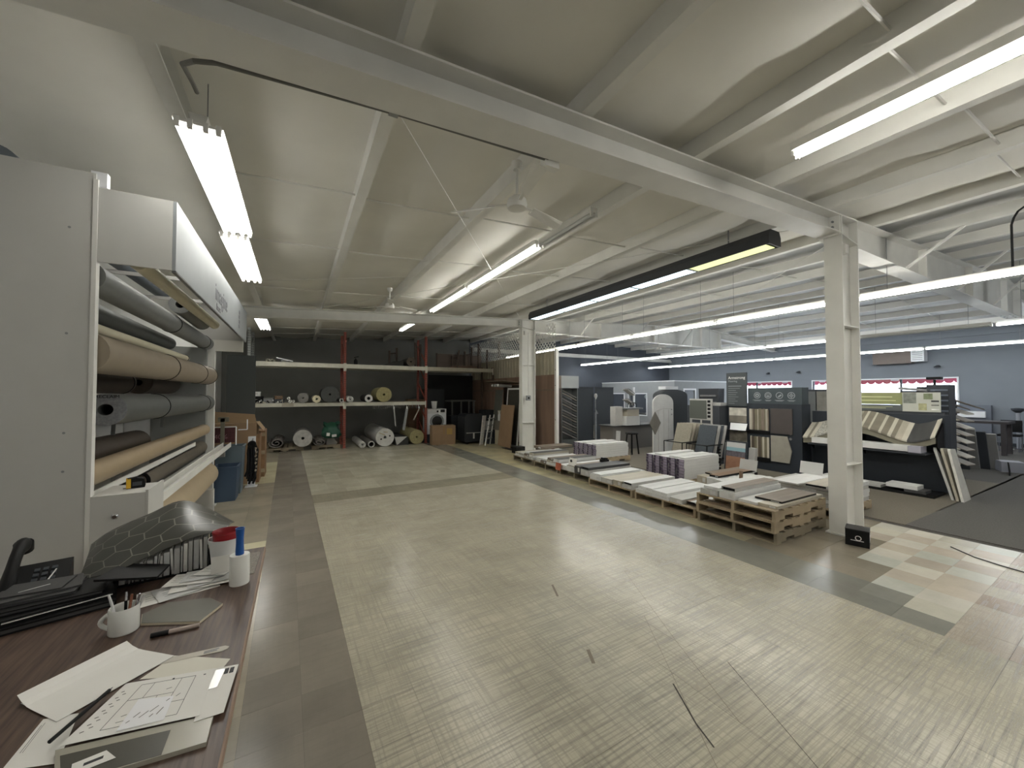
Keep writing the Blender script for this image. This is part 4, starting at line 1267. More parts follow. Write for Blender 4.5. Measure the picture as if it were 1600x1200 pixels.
# floor level under the rack: pallets and rolls
def pallet(x, y, z, L, W, label, m=raw_wood, rz=0, h=.135, group=None, rot_boards=False):
    """L along local x, W along local y; three stringers along x, deck boards along y"""
    t = T('pallet', label, 'pallet', (x, y, z), rz, group)
    s_ = .04
    for k in range(3):
        yy = -W / 2 + s_ / 2 + k * (W - s_) / 2
        B().box(-L / 2, yy - s_ / 2, .016, -L / 2 + .22, yy + s_ / 2, h - .016).box(-L / 2 + .22, yy - s_ / 2, .055, -L / 2 + .42, yy + s_ / 2, h - .016).box(-L / 2 + .42, yy - s_ / 2, .016, L / 2 - .42, yy + s_ / 2, h - .016).box(L / 2 - .42, yy - s_ / 2, .055, L / 2 - .22, yy + s_ / 2, h - .016).box(L / 2 - .22, yy - s_ / 2, .016, L / 2, yy + s_ / 2, h - .016).build('stringer', m, t, loc=(0, 0, 0))
    n = 7
    for k in range(n):
        xx = -L / 2 + .05 + k * (L - .1) / (n - 1)
        B().box(xx - .05, -W / 2, h - .016, xx + .05, W / 2, h).build('deck_board', m, t, loc=(0, 0, 0))
        if k in (0, 3, 6):
            B().box(xx - .05, -W / 2, 0, xx + .05, W / 2, .016).build('bottom_board', m, t, loc=(0, 0, 0))
    return t
pallet(-.33, 14.75, 0, 1.05, 1.1, 'weathered pallet under the grey carpet rolls at the rack left bay', grey_wood)
pallet(.86, 14.75, 0, .86, 1.1, 'weathered pallet with the green sack at the rack left bay', grey_wood)
def carpet_fold(label, x, z, wd, h):
    t = T('carpet_roll', label, 'carpet roll', (x, 14.05, z))
    b = B()
    pr = []
    for k in range(26):
        a = k * 2 * pi / 13
        r = 1 - k / 30
        pr.append((x + wd / 2 * r * cos(a + pi), z + h / 2 + h / 2 * r * sin(a + pi)))
    for (xa, za), (xb, zb) in zip(pr, pr[1:]):
        d = Vector((xb - xa, 0, zb - za)).normalized()
        n_ = Vector((-d.z, 0, d.x)) * .012
        b.prism([Vector((xa, 14.02, za)) - n_, Vector((xb, 14.02, zb)) - n_, Vector((xb, 14.02, zb)) + n_, Vector((xa, 14.02, za)) + n_], (0, 1.6, 0))
    b.build('body', M('grey carpet', (122, 117, 112), .95, var=.12, scale=30), t)
    return t
carpet_fold('loosely rolled grey carpet on the pallet nearest the grey post', -.55, .137 + .013, .42, .3)
spiral_roll('grey roll with white patches on its end, standing out on the left bay pallet', .17, .137 + .275, .27, L=1.1, m=felt, endm=M('white patched roll face', (178, 177, 172), .7, var=.2, scale=9), hole=.045)
carpet_fold('flattened grey carpet roll under the green sack', .66, .137 + .013, .36, .2)
t = T('green_sack', 'crumpled dark green plastic sack on the pallet left of the red upright', 'sack', (1.0, 14.2, .36))
b = B()
q = random.Random(2)
nz_, na = 9, 16
vs = []
for k in range(nz_):
    for i in range(na):
        a = 2 * pi * i / na
        r = (.2, .27, .28, .27, .25, .22, .2, .22, .25)[k] * (1 + .12 * sin(5 * a + k) + .08 * q.random())
        vs.append((1.0 + r * cos(a), 14.2 + r * .7 * sin(a), .362 + .062 * k + .05 * (k > 6) * sin(3 * a)))
b.add(vs, [(k * na + i, k * na + (i + 1) % na, (k + 1) * na + (i + 1) % na, (k + 1) * na + i) for k in range(nz_ - 1) for i in range(na)] + [tuple(range(na - 1, -1, -1))])
b.build('sack', M('dark green plastic', (22, 74, 56), .4, var=.2), t, smooth=True)
B().ob((.9, 13.975, .50), (.1, .02, .1), (.1, .1, 0)).build('label', carton_white, t)
B().ob((1.08, 13.98, .45), (.14, .02, .08), (.1, -.1, 0)).build('label', carton_white, t)
solo(B().prism([(0, 0, 0), (.3, 0, 0), (.34, 0, .06), (.2, 0, .22), (.02, 0, .22)], (0, .8, 0)), 'carpet_offcut', felt, 'grey felt offcut under the green sack', 'carpet', (.86, 14.2, .137))
spiral_roll('slim white wrapped roll lying on the floor right of the first red upright', 1.93, .115, .11, y0=13.75, L=2.0, m=kraft, wrap=True)
spiral_roll('slim grey tube with a dark bore beside the slim white wrapped roll', 2.22, .115, .11, y0=13.78, L=2.0, m=M('grey tube', (120, 118, 112), .7), endm=carton_grey, hole=.075)
t = spiral_roll('fat white wrapped carpet roll on the floor in the second bay', 2.68, .315, .31, y0=13.85, L=2.6, m=kraft, hole=.05)
B().ob((2.58, 13.846, .44), (.2, .004, .02), (0, .4, 0)).ob((2.7, 13.846, .5), (.14, .004, .02), (0, .1, 0)).build('tape', M('tan tape', (168, 150, 96), .5), t)
for x, z in ((2.84, .36), (2.55, .26)):
    B().cyl((x, 13.846, z), (x, 13.8495, z), .028, n=10).build('hole_plug', soft_black, t)
spiral_roll('yellow carpet underlay roll on the floor by the second red upright', 3.81, .265, .26, y0=13.9, L=1.6, m=yellow_pad, hole=.04)
t = T('carpet_flap', 'grey carpet flap unrolled between the fat white roll and the yellow roll', 'carpet', (3.25, 14.2, 0))
b = B()
b.prism([(3.02, 13.9, .30), (3.46, 13.9, .30), (3.16, 13.9, .05), (3.1, 13.9, .02)], (0, .02, 0))
b.build('flap', carton_grey, t)
B().prism([(3.05, 13.93, .0), (3.52, 13.93, .0), (3.5, 13.93, .28), (3.05, 13.93, .28)], (0, 1.8, 0)).build('roll', dark_roll, t)

# ---------------------------------------------------------------- storage corner right of the rack
def box_carton(x, y, z, a, d, h, label, m=cardboard, rz=0, name='carton', tape=True, group=None, cat='box'):
    t = T(name, label, cat, (x, y, z), rz, group)
    B().box(-a / 2, -d / 2, 0, a / 2, d / 2, h).build('body', m, t, loc=(0, 0, 0))
    if tape:
        B().box(-.03, -d / 2 - .0006, h * .55, .03, -d / 2, h).box(-.03, -d / 2, h, .03, d / 2, h + .0006).build('tape', M('brown tape', (146, 116, 74), .4), t, loc=(0, 0, 0))
    return t
t = box_carton(4.66, 13.55, 0, .84, .5, .68, 'brown cardboard carton standing in front of the washing machine', rz=-.12)
B().box(.1, -.2515, .36, .3, -.2505, .58).build('label', M('ochre label', (170, 138, 74), .6), t, loc=(0, 0, 0))
t = T('washing_machine', 'white front loading washing machine behind the brown carton', 'washing machine', (4.68, 14.55, 0))
B().box(4.3, 14.22, .3, 5.03, 14.85, 1.25).build('cabinet', trim_white, t)
B().box(4.3, 14.22, 0, 5.03, 14.85, .299).build('plinth', charcoal, t)
B().box(4.3, 14.205, 1.08, 5.03, 14.2195, 1.25).build('control_panel', carton_white, t)
B().box(4.8, 14.2, 1.12, 4.97, 14.2045, 1.22).build('display', soft_black, t)
B().cyl((4.68, 14.205, 1.16), (4.68, 14.18, 1.16), .035, n=14).build('dial', soft_black, t)
B().cyl((4.66, 14.219, .78), (4.66, 14.18, .78), .27, n=28, hole=.2).build('door_ring', galv, t, smooth=True)
B().cyl((4.66, 14.219, .78), (4.66, 14.2, .78), .198, n=28).build('door_glass', M('dark glass', (34, 32, 30), .15), t)
t = T('waste_basket', 'white tapered basket standing on the washing machine', 'basket', (4.63, 14.45, 1.251))
B().lathe([(.085, 0), (.12, .28), (.125, .28), (.125, .29), (.11, .29), (.078, .01), (0, .01)], (4.63, 14.45, 1.251), 18).build('tub', carton_white, t, smooth=True)
# dark things behind
dk = M('near black plastic', (34, 37, 40), .5)
t = T('black_cart', 'big black plastic bin with a white strap, right of the brown carton', 'bin', (5.66, 13.3, 0))
B().prism([(5.3, 12.95, .08), (5.98, 12.95, .08), (6.02, 12.95, 1.0), (5.94, 12.95, 1.09), (5.36, 12.95, 1.09), (5.28, 12.95, 1.0)], (0, .7, 0)).build('body', dk, t)
B().box(5.32, 12.93, .40, 5.96, 12.949, .43).build('rim', dk, t)
B().box(5.34, 12.925, .4, 5.9, 12.929, .42).box(5.6, 12.922, .2, 5.66, 12.928, .42).build('strap', carton_grey, t)
for x in (5.4, 5.9):
    B().cyl((x - .03, 13.0, .04), (x + .03, 13.0, .04), .04, n=12).build('caster', soft_black, t)
box_carton(5.05, 15.95, 0, .8, .6, 2.02, 'tall black wardrobe carton behind the washing machine', dk, tape=False, name='tall_case', cat='case')
box_carton(4.28, 15.9, 0, .7, .5, 1.6, 'brown carton half hidden behind the washing machine', cardboard_d, name='carton')
t = T('work_bench', 'dark bench with grey frame behind the black bin', 'bench', (5.9, 15.3, 0))
B().box(5.5, 15.0, 1.5, 6.6, 15.7, 1.56).build('top', M('dull grey', (86, 86, 82), .7), t)
for x in (5.55, 5.95, 6.3, 6.52):
    B().box(x, 15.02, 0, x + .06, 15.08, 1.499).build('leg', MATS['dull grey'], t)
B().box(5.3, 14.4, 0, 6.9, 14.9, .95).build('chest', dk, t)
solo(B().box(-1.1, -.03, 0, 1.0, .03, 2.66), 'black_board', M('black painted board', (32, 31, 31), .7), 'tall black board against the back wall right of the washing machine', 'board', (6.15, 16.6, 0))
# partition: plywood below, ribbed sheet above, lattice on top
PXX = 7.28
part = T('partition', 'brown plywood and ribbed sheet partition running back from the far column', 'partition', (PXX, 13.6, 0))
for i in range(6):
    y0 = 10.15 + i * 1.22
    B().box(PXX, y0, .02, PXX + .02, min(17.18, y0 + 1.216), 1.93).build('plywood_panel', plywood, part)
    B().box(PXX, y0, 1.99, PXX + .018, min(17.18, y0 + 1.216), 2.46).build('plywood_panel', plywood, part)
B().box(PXX - .03, 10.15, 1.931, PXX + .02, 17.18, 1.989).build('rail', M('grey brown batten', (136, 118, 100), .7, var=.1), part)
ribm = M('ribbed beige sheet', (178, 170, 148), .6, var=.08, scale=3)
b = B()
k = 0
y = 10.15
while y < 16.95:
    b.box(PXX, y, 2.461, PXX + .012, y + .15, 3.22)
    b.prism([(PXX, y + .15, 2.461), (PXX - .03, y + .17, 2.461), (PXX - .03, y + .2, 2.461), (PXX, y + .22, 2.461), (PXX + .012, y + .22, 2.461), (PXX + .012, y + .15, 2.461)], (0, 0, .76))
    y += .22
b.build('ribbed_sheet', ribm, part)
p = B().box(PXX - .06, 10.02, 0, PXX + .04, 10.12, 3.28).build('post', white_steel, part)
for z in (2.6, 1.0, 2.1):
    B().cyl((PXX - .063, 10.07, z), (PXX - .06, 10.07, z), .015, n=8).build('bolt', soft_black, p)
for y in (12.2, 14.2, 16.1):
    B().box(PXX + .021, y, 0, PXX + .1, y + .08, 4.0).build('post', brn, part)
# lattice: crossing diagonal slats
latm = M('white lattice slat', (226, 225, 218), .6)
b = B()
z0, z1 = 3.25, 4.15
ya, yb = 10.15, 17.15
step = .17
nn = int((yb - ya + (z1 - z0)) / step)
for k in range(nn):
    s0 = ya - (z1 - z0) + k * step
    for sgn, off in ((1, 0), (-1, .008)):
        # line y = s0 + (z-z0) or mirrored
        pa, pb_ = (s0, z0), (s0 + (z1 - z0), z1)
        if pa[0] < ya:
            pa = (ya, z0 + ya - s0)
        if pb_[0] > yb:
            pb_ = (yb, z0 + yb - s0)
        if pb_[1] - pa[1] < .02:
            continue
        if sgn < 0:
            pa, pb_ = (pa[0], z0 + z1 - pa[1]), (pb_[0], z0 + z1 - pb_[1])
        b.bar((PXX + off, pa[0], pa[1]), (PXX + off, pb_[0], pb_[1]), .03, .006, up=(1, 0, 0))
S(b.build('lattice', latm, part), 'stuff')
B().box(PXX - .02, 10.15, 3.221, PXX + .03, 17.15, 3.249).build('rail', white_steel, part)
# boards, frames and boxes leaning in the corner by the far column
def lean(name, label, cat, base, wd, h, dx, m, rz=0, th=.02, frame_m=None, fw=.05):
    """flat board on the floor, top pushed by dx along +x"""
    t = T(name, label, cat, base, rz)
    a = math.atan2(dx, h)
    b = B().ob((dx / 2, 0, h / 2 * 1.0 + .012), (th, wd, math.hypot(h, dx)), (0, a, 0))
    if not frame_m:
        b.build('board', m, t, loc=(0, 0, 0))
    else:
        b = B().ob((dx / 2, 0, h / 2 + .012), (th * .5, wd - fw * 2, math.hypot(h, dx) - fw * 2), (0, a, 0))
        b.build('panel', m, t, loc=(0, 0, 0))
        Hh = math.hypot(h, dx)
        R = Matrix.Rotation(a, 3, 'Y')
        for (cy, cz, sy_, sz) in ((-wd / 2 + fw / 2, 0, fw, Hh), (wd / 2 - fw / 2, 0, fw, Hh), (0, Hh / 2 - fw / 2, wd - 2 * fw, fw), (0, -Hh / 2 + fw / 2, wd - 2 * fw, fw)):
            c = R @ Vector((0, cy, cz)) + Vector((dx / 2, 0, h / 2 + .012))
            B().ob(c, (th, sy_, sz), (0, a, 0)).build('frame_rail', frame_m, t, loc=(0, 0, 0))
    return t
lean('cardboard_sheet', 'big flat brown cardboard sheet leaning behind the far column', 'cardboard', (6.2, 11.66, .012), .9, 1.42, .16, cardboard, th=.03)
lean('framed_board', 'white framed dark speckled panel leaning above the brown cardboard', 'framed panel', (6.5, 11.74, 0), .95, 2.02, .16, M('dark speckled panel', (64, 62, 54), .6, var=.4, scale=40), frame_m=carton_white, th=.03, fw=.06)
lean('trim_board', 'white ornate board leaning alone at the front of the corner pile', 'board', (5.78, 12.6, 0), .2, 1.04, .14, M('white ornate board', (206, 204, 200), .5, var=.25, scale=22), th=.02, rz=-1.1)
lean('panel_board', 'grey green panel standing in the corner pile beside the white framed panel', 'panel', (6.52, 13.0, .012), .6, 1.95, .2, M('grey green panel', (92, 94, 86), .6, var=.06), th=.025)
t = T('step_ladder', 'white metal step ladder in the corner pile', 'ladder', (5.98, 12.5, 0), -.9)
for sy_ in (-.2, .2):
    B().bar((0, sy_, .0), (.18, sy_ * .8, 1.08), .035).build('side_rail', carton_white, t, loc=(0, 0, 0))
for k in range(4):
    z = .22 + .24 * k
    B().box(z * .166 - .05, -.2, z, z * .166 + .05, .2, z + .025).build('step', galv, t, loc=(0, 0, 0))
box_carton(6.47, 12.42, .0, .3, .3, .52, 'beige folder box at the foot of the ladder by the cardboard sheet', M('beige box', (186, 178, 154), .6), tape=False, rz=.2)
box_carton(6.24, 12.84, 0, .3, .3, .5, 'dark grey crate in the corner pile behind the ladder', charcoal, tape=False, name='crate', cat='crate')
box_carton(6.24, 12.84, .501, .28, .3, .32, 'white and black patterned box on the dark crate in the corner pile', M('mottled box', (146, 144, 140), .6, var=.5, scale=14), tape=False, rz=.2)
box_carton(6.53, 12.48, .8632, .22, .2, .36, 'cream crumpled bag on the dark box with a grey lid in the corner pile', M('cream bag', (176, 166, 144), .7, var=.2, scale=9), tape=False, rz=-.15, name='paper_bag', cat='bag')
box_carton(6.47, 12.42, .522, .34, .34, .34, 'dark box with a grey lid above the beige folder box', M('grey lid box', (120, 114, 104), .7), rz=.3, tape=False)
t = T('hanging_blinds', 'brown weathered shelf board with rolled blinds at the top of the corner pile', 'shelf', (6.6, 12.6, 2.2))
B().ob((6.7, 12.6, 2.25), (.9, 1.5, .03), (0, .1, 0)).build('board', M('weathered board', (124, 108, 92), .8, var=.1), t)
for k in range(3):
    B().cyl((6.35, 12.4 + .25 * k, 2.14), (6.95, 12.5 + .25 * k, 2.12), .05, n=9).build('rolled_blind', kraft, t)
B().box(7.0, 11.8, 1.3, 7.04, 13.2, 2.15).build('bracket', brn, t)
t = T('spray_bottle', 'white spray bottle standing on the corner pile', 'bottle', (6.36, 12.31, .863))
B().lathe([(.05, 0), (.055, .02), (.055, .2), (.02, .27), (.02, .3)], (6.36, 12.31, .863), 12).build('bottle', carton_white, t, smooth=True)
B().box(6.31, 12.29, 1.163, 6.39, 12.33, 1.2).build('trigger', carton_white, t)
box_carton(6.5, 13.6, 0, .5, .5, 1.2, 'dark stacked case behind the corner pile', dk, tape=False, name='tall_case', cat='case')
solo(B().box(-.6, -.45, 0, .6, .45, .012), 'door_mat', M('black rubber mat', (42, 40, 38), .8), 'dark rubber mat on the floor before the corner pile by the far column', 'mat', (6.65, 11.1, .0005))
solo(B().box(-.35, -.1, 0, .35, .1, .03), 'trim_piece', carton_white, 'white plank end on the floor beside the dark mat at the far column', 'board', (6.85, 10.95, .014), .5)

# ---------------------------------------------------------------- bins and boxes at the far end of the white rack
def tub_bin(x, y, a, d, h, m, label, rz=0, lid=None):
    t = T('recycling_bin', label, 'bin', (x, y, 0), rz)
    k = .84
    v = [(-a / 2 * k, -d / 2 * k, 0), (a / 2 * k, -d / 2 * k, 0), (a / 2 * k, d / 2 * k, 0), (-a / 2 * k, d / 2 * k, 0), (-a / 2, -d / 2, h), (a / 2, -d / 2, h), (a / 2, d / 2, h), (-a / 2, d / 2, h)]
    i_ = [(p[0] * .93, p[1] * .93, p[2] + (.01 if p[2] == 0 else 0)) for p in v]
    B().add(v + i_, [(3, 2, 1, 0), (0, 1, 5, 4), (1, 2, 6, 5), (2, 3, 7, 6), (3, 0, 4, 7), (8, 9, 10, 11), (12, 13, 9, 8), (13, 14, 10, 9), (14, 15, 11, 10), (15, 12, 8, 11), (4, 5, 13, 12), (5, 6, 14, 13), (6, 7, 15, 14), (7, 4, 12, 15)]).build('tub', m, t, loc=(0, 0, 0))
    b = B()
    for (xa, ya, xb, yb) in ((-1, -1, 1, -1), (1, -1, 1, 1), (1, 1, -1, 1), (-1, 1, -1, -1)):
        b.bar((xa * a / 2, ya * d / 2, h), (xb * a / 2, yb * d / 2, h), .025, .03)
    b.build('rim', m, t, loc=(0, 0, 0))
    return t
blue = M('dull blue plastic', (62, 80, 102), .5)
tub_bin(-1.06, 8.35, .34, .44, .58, blue, 'blue recycling bin at the far post of the white rack')
tub_bin(-1.08, 8.9, .42, .46, .86, M('blue grey plastic', (98, 112, 120), .5), 'taller blue grey bin behind the blue recycling bin')
box_carton(-1.12, 9.85, 0, .78, .6, 1.24, 'tall open brown cardboard box with folded flaps beyond the bins', cardboard, tape=False)
t = [o for o in bpy.data.objects if o.get('label', '').startswith('tall open brown')][0]
B().prism([(-.39, -.302, 1.26), (.39, -.302, 1.24), (.36, -.34, 1.42), (-.42, -.34, 1.5)], (0, .008, 0)).build('flap', M('light cardboard', (164, 138, 106), .8), t, loc=(0, 0, 0))
B().prism([(.392, -.3, 1.24), (.392, .3, 1.24), (.5, .3, 1.08), (.5, -.3, 1.08)], (.006, 0, .004)).build('flap', MATS['light cardboard'], t, loc=(0, 0, 0))
B().prism([(.391, -.25, .0), (.391, .25, .0), (.391, .25, 1.0), (.391, -.25, 1.0)], (.05, 0, 0)).build('inner_liner', M('orange brown wood', (138, 108, 78), .7, var=.2), t, loc=(0, 0, 0))
t = T('plywood_crate', 'orange brown plywood crate behind the tall open cardboard box', 'crate', (-.95, 10.5, 0))
B().box(-1.35, 10.2, 0, -.62, 10.8, 1.02).build('body', MATS['orange brown wood'], t)
for z in (.1, .5, .9):
    B().box(-1.36, 10.18, z, -.61, 10.199, z + .08).build('slat', raw_wood, t)
t = T('sale_sign', 'dark red sign in a white metal frame above the bins', 'sign', (-1.16, 8.72, .9))
B().box(-1.34, 8.72, .95, -1.0, 8.73, 1.22).build('panel', M('dark red print', (72, 34, 38), .5, var=.3, scale=20), t)
b = B().tube([(-1.36, 8.715, 1.235), (-.98, 8.715, 1.235), (-.98, 8.715, .9)], .009).tube([(-.96, 8.8, 1.17), (-.82, 8.8, 1.17), (-.82, 8.8, 1.36)], .009)
b.build('frame', trim_white, t)
text('lettering', '40%', .12, (-1.31, 8.717, 1.02), FACE_NEG_Y, M('faded lettering', (150, 110, 112), .6), t)
B().box(-1.2, 8.6, .9, -1.14, 8.62, 1.4).box(-1.24, 8.6, 1.34, -1.08, 8.64, 1.42).build('clip_post', M('olive grey plastic', (112, 108, 92), .5), t)
t = T('strap_bundle', 'bundle of black straps with chrome buckles hanging by the bins', 'straps', (-.76, 9.05, .9))
q = random.Random(6)
for k in range(9):
    dx = -.08 + .018 * k
    pts = [(-.76 + dx * .5, 9.0 + .01 * (k % 3), .9)]
    for z in (.75, .55, .35, .15):
        pts.append((-.76 + dx + .03 * q.random() - (z < .3) * .03, 9.0 + .012 * (k % 3), z - .05 * (k % 4) + (.1 if z < .2 else 0)))
    B().sweep(pts, .02, 8).build('strap', soft_black, t)
B().cyl((-.76, 8.97, .86), (-.76, 9.06, .86), .07, n=14, hole=.03).build('ring', soft_black, t)
b = B()
for k in range(7):
    b.ob((-.69 + .012 * (k % 2), 8.975, .78 - .07 * k), (.03, .012, .045), (0, .3, 0))
S(b.build('buckle', chrome, t), 'stuff')
B().cyl((-.76, 9.0, .9), (-.76, 9.2, .95), .012, n=6).build('hook', galv, t)
t = T('cable_stand', 'white square post carrying the black straps', 'post', (-.78, 9.25, 0))
B().box(-.84, 9.2, 0, -.72, 9.3, .99).build('post', trim_white, t)
B().box(-.88, 9.16, 0, -.68, 9.34, .012).build('foot', trim_white, t)
solo(B().box(-.28, -.02, 0, .28, .02, 2.74), 'panel_board', M('dark grey panel', (72, 76, 76), .6), 'tall dark grey panel standing between the white rack and the pallet rack', 'panel', (-1.15, 10.95, 0))
# ---------------------------------------------------------------- pallets of flooring in front of the showroom
PH = .135
names_p = ['lowest', 'middle', 'topmost']
for k in range(3):
    o = pallet(5.77 + (.01, -.01, .0)[k], 3.09, k * (PH + .0005), 1.3, 1.06, '%s of the three stacked raw wood pallets beside the near column' % names_p[k], (grey_wood, raw_wood, raw_wood)[k], rz=(.012, -.006, 0)[k])
Ys = [(3.68, 4.86), (4.92, 6.08), (6.14, 7.2), (7.28, 8.3), (8.36, 9.36)]
wh = ['second from the near column in the front row, under white cartons', 'third from the near column in the front row', 'fourth from the near column in the front row, by the orange label', 'fifth from the near column in the front row', 'at the far column end of the front row']
for (y0, y1), s_ in zip(Ys, wh):
    pallet(5.8 if y1 < 7 else 5.9, (y0 + y1) / 2, 0, 1.25, y1 - y0, 'single pallet ' + s_, grey_wood if y0 > 5 else raw_wood)
pallet(7.5, 3.15, 0, 1.25, 1.06, 'pallet in the second row behind the near column', raw_wood)
pallet(7.35, 4.3, 0, 1.25, .96, 'pallet in the second row under the plastic wrapped cartons', raw_wood)
pallet(7.25, 5.47, 0, 1.25, 1.06, 'pallet in the second row under the nearer stack of purple ended cartons', raw_wood)
pallet(7.45, 8.25, 0, 1.25, 1.06, 'pallet in the second row under the farther stack of purple ended cartons', raw_wood)

print_m = M('carton print', (156, 147, 164), .6, var=.1, scale=30)
def flat_carton(x0, y0, x1, y1, z0, h, m, label, group=None, name='flooring_carton', rz=0, open_=False, top=None):
    """long flat flooring carton with a slightly proud lid and a printed end label"""
    t = T(name, label, 'carton' if 'plank' not in name else 'plank', ((x0 + x1) / 2, (y0 + y1) / 2, z0), rz, group)
    a, d = (x1 - x0) / 2, (y1 - y0) / 2
    if open_:     # sleeve: hollow at the camera end, plank face on top
        B().box(-a, -d, 0, a, d, .004).box(-a, -d, h - .004, a, d, h).box(-a, -d, .004, a, -d + .004, h - .004).box(-a, d - .004, .004, a, d, h - .004).build('sleeve', m, t, loc=(0, 0, 0))
        B().box(-a + .03, -d + .006, .006, a, d - .006, h - .006).build('filling', soft_black, t, loc=(0, 0, 0))
        B().box(-a, -d, h, a, d, h + .002).build('plank_face', top or m, t, loc=(0, 0, 0))
    else:
        B().box(-a, -d, 0, a, d, h).build('body', m, t, loc=(0, 0, 0))
        B().box(-a - .002, -d * .8, h * .25, -a - .0004, -d * .2, h * .8).build('label', paper_grey, t, loc=(0, 0, 0))
        B().box(-a * .98, d * .02, h, a * .98, d * .05, h + .0012).build('seam', m, t, loc=(0, 0, 0))
        if top:
            B().box(-a, -d, h + .0013, a, d, h + .006).build('plank_face', top, t, loc=(0, 0, 0))
    return t
Z3 = 3 * (PH + .0005) + .0005
flat_carton(5.15, 3.32, 6.35, 3.58, Z3, .075, carton_grey, 'low grey white carton at the far edge of the three stacked pallets')
flat_carton(5.16, 3.08, 6.32, 3.30, Z3, .1, carton_white, 'tall white carton in the middle of the three stacked pallets')
flat_carton(5.2, 3.1, 6.28, 3.29, Z3 + .1015, .05, carton_grey, 'open grey sleeve box on the tall white carton of the three stacked pallets', open_=True, top=carton_wood)
flat_carton(5.19, 3.32, 6.2, 3.55, Z3 + .077, .035, carton_white, 'thin white carton on the low grey white carton of the stacked pallets')
flat_carton(5.2, 2.82, 6.38, 3.06, Z3, .035, carton_white, 'thin white carton on the three stacked pallets between the tall carton and the brown plank')
flat_carton(5.22, 2.585, 6.40, 2.815, Z3, .04, carton_tan, 'cream sided carton at the near edge of the three stacked pallets')
t = flat_carton(5.4, 2.62, 6.3, 2.95, Z3 + .042, .018, soft_black, 'brown wood look sample board lying on top of the three stacked pallets', name='sample_plank', top=carton_wood)
Z1 = PH + .0005
# second pallet
flat_carton(5.18, 4.5, 6.4, 4.84, Z1, .06, carton_white, 'white carton at the far edge of the second front pallet')
flat_carton(5.18, 4.16, 6.4, 4.49, Z1, .06, carton_white, 'white carton second from the far edge of the second front pallet')
flat_carton(5.22, 4.52, 6.36, 4.82, Z1 + .062, .05, carton_white, 'upper white carton at the far edge of the second front pallet')
flat_carton(5.2, 4.2, 6.36, 4.5, Z1 + .062, .045, carton_white, 'upper white carton in the middle of the second front pallet')
flat_carton(5.2, 3.93, 6.38, 4.15, Z1, .07, carton_grey, 'grey white carton in the middle of the second front pallet')
flat_carton(5.3, 3.7, 6.38, 3.92, Z1, .05, carton_wood, 'brown plank carton at the near edge of the second front pallet', open_=True, top=carton_oak)
flat_carton(5.25, 3.69, 5.95, 3.82, Z1 + .054, .012, soft_black, 'thin white faced sample plank on the near edge of the second front pallet', name='sample_plank', top=carton_white)
# third pallet
flat_carton(5.18, 5.72, 6.4, 6.04, Z1, .1, carton_white, 'white carton at the far edge of the third front pallet')
flat_carton(5.18, 5.42, 6.4, 5.71, Z1, .085, carton_grey, 'grey white carton second from the far edge of the third front pallet', top=carton_tan)
flat_carton(5.2, 5.2, 6.4, 5.41, Z1, .1, carton_tan, 'beige plank carton in the middle of the third front pallet')
flat_carton(5.2, 4.94, 6.4, 5.19, Z1, .06, carton_grey, 'grey carton at the near edge of the third front pallet')
flat_carton(5.22, 4.97, 6.38, 5.18, Z1 + .0625, .045, carton_grey, 'open white topped sleeve on the near edge of the third front pallet', open_=True, top=carton_white)
flat_carton(5.2, 5.74, 6.3, 6.0, Z1 + .102, .02, carton_white, 'thin white sheet carton on top at the far edge of the third front pallet')
# fourth pallet
flat_carton(5.25, 6.16, 6.45, 6.42, Z1, .12, carton_grey, 'grey carton at the near edge of the fourth front pallet')
flat_carton(5.26, 6.18, 6.44, 6.4, Z1 + .1225, .05, carton_dark, 'dark grey sleeve on the near edge of the fourth front pallet', open_=True, top=carton_dark)
flat_carton(5.25, 6.44, 6.5, 6.62, Z1, .16, carton_dark, 'dark grey plank carton in the middle of the fourth front pallet')
flat_carton(5.25, 6.64, 6.5, 6.9, Z1, .12, carton_white, 'white carton in the middle of the fourth front pallet', top=carton_wood)
flat_carton(5.25, 6.92, 6.45, 7.17, Z1, .1, carton_white, 'open white carton at the far edge of the fourth front pallet')
t = T('price_card', 'white price card with a round black mark standing on the fourth front pallet', 'sign', (5.3, 6.78, Z1 + .127))
B().prism([(5.28, 6.62, Z1 + .128), (5.28, 6.88, Z1 + .128), (5.32, 6.88, Z1 + .29), (5.32, 6.62, Z1 + .29)], (.004, 0, 0)).build('card', paper, t)
B().cyl((5.297, 6.80, Z1 + .22), (5.302, 6.80, Z1 + .22), .035, n=14).build('mark', ink, t)
t = T('price_card', 'orange label card leaning at the front of the fourth front pallet', 'sign', (5.21, 7.16, Z1))
B().prism([(5.2, 7.06, Z1 - .03), (5.2, 7.26, Z1 - .03), (5.215, 7.26, Z1 + .13), (5.215, 7.06, Z1 + .13)], (.004, 0, 0)).build('card', M('orange card', (182, 102, 76), .6, var=.15, scale=12), t)
t = T('scanner', 'small black handheld device on the fourth front pallet', 'device', (6.2, 6.75, Z1 + .127))
B().box(6.14, 6.68, Z1 + .1275, 6.3, 6.82, Z1 + .19).box(6.16, 6.7, Z1 + .19, 6.2, 6.8, Z1 + .23).box(6.24, 6.7, Z1 + .19, 6.28, 6.8, Z1 + .22).build('body', soft_black, t)
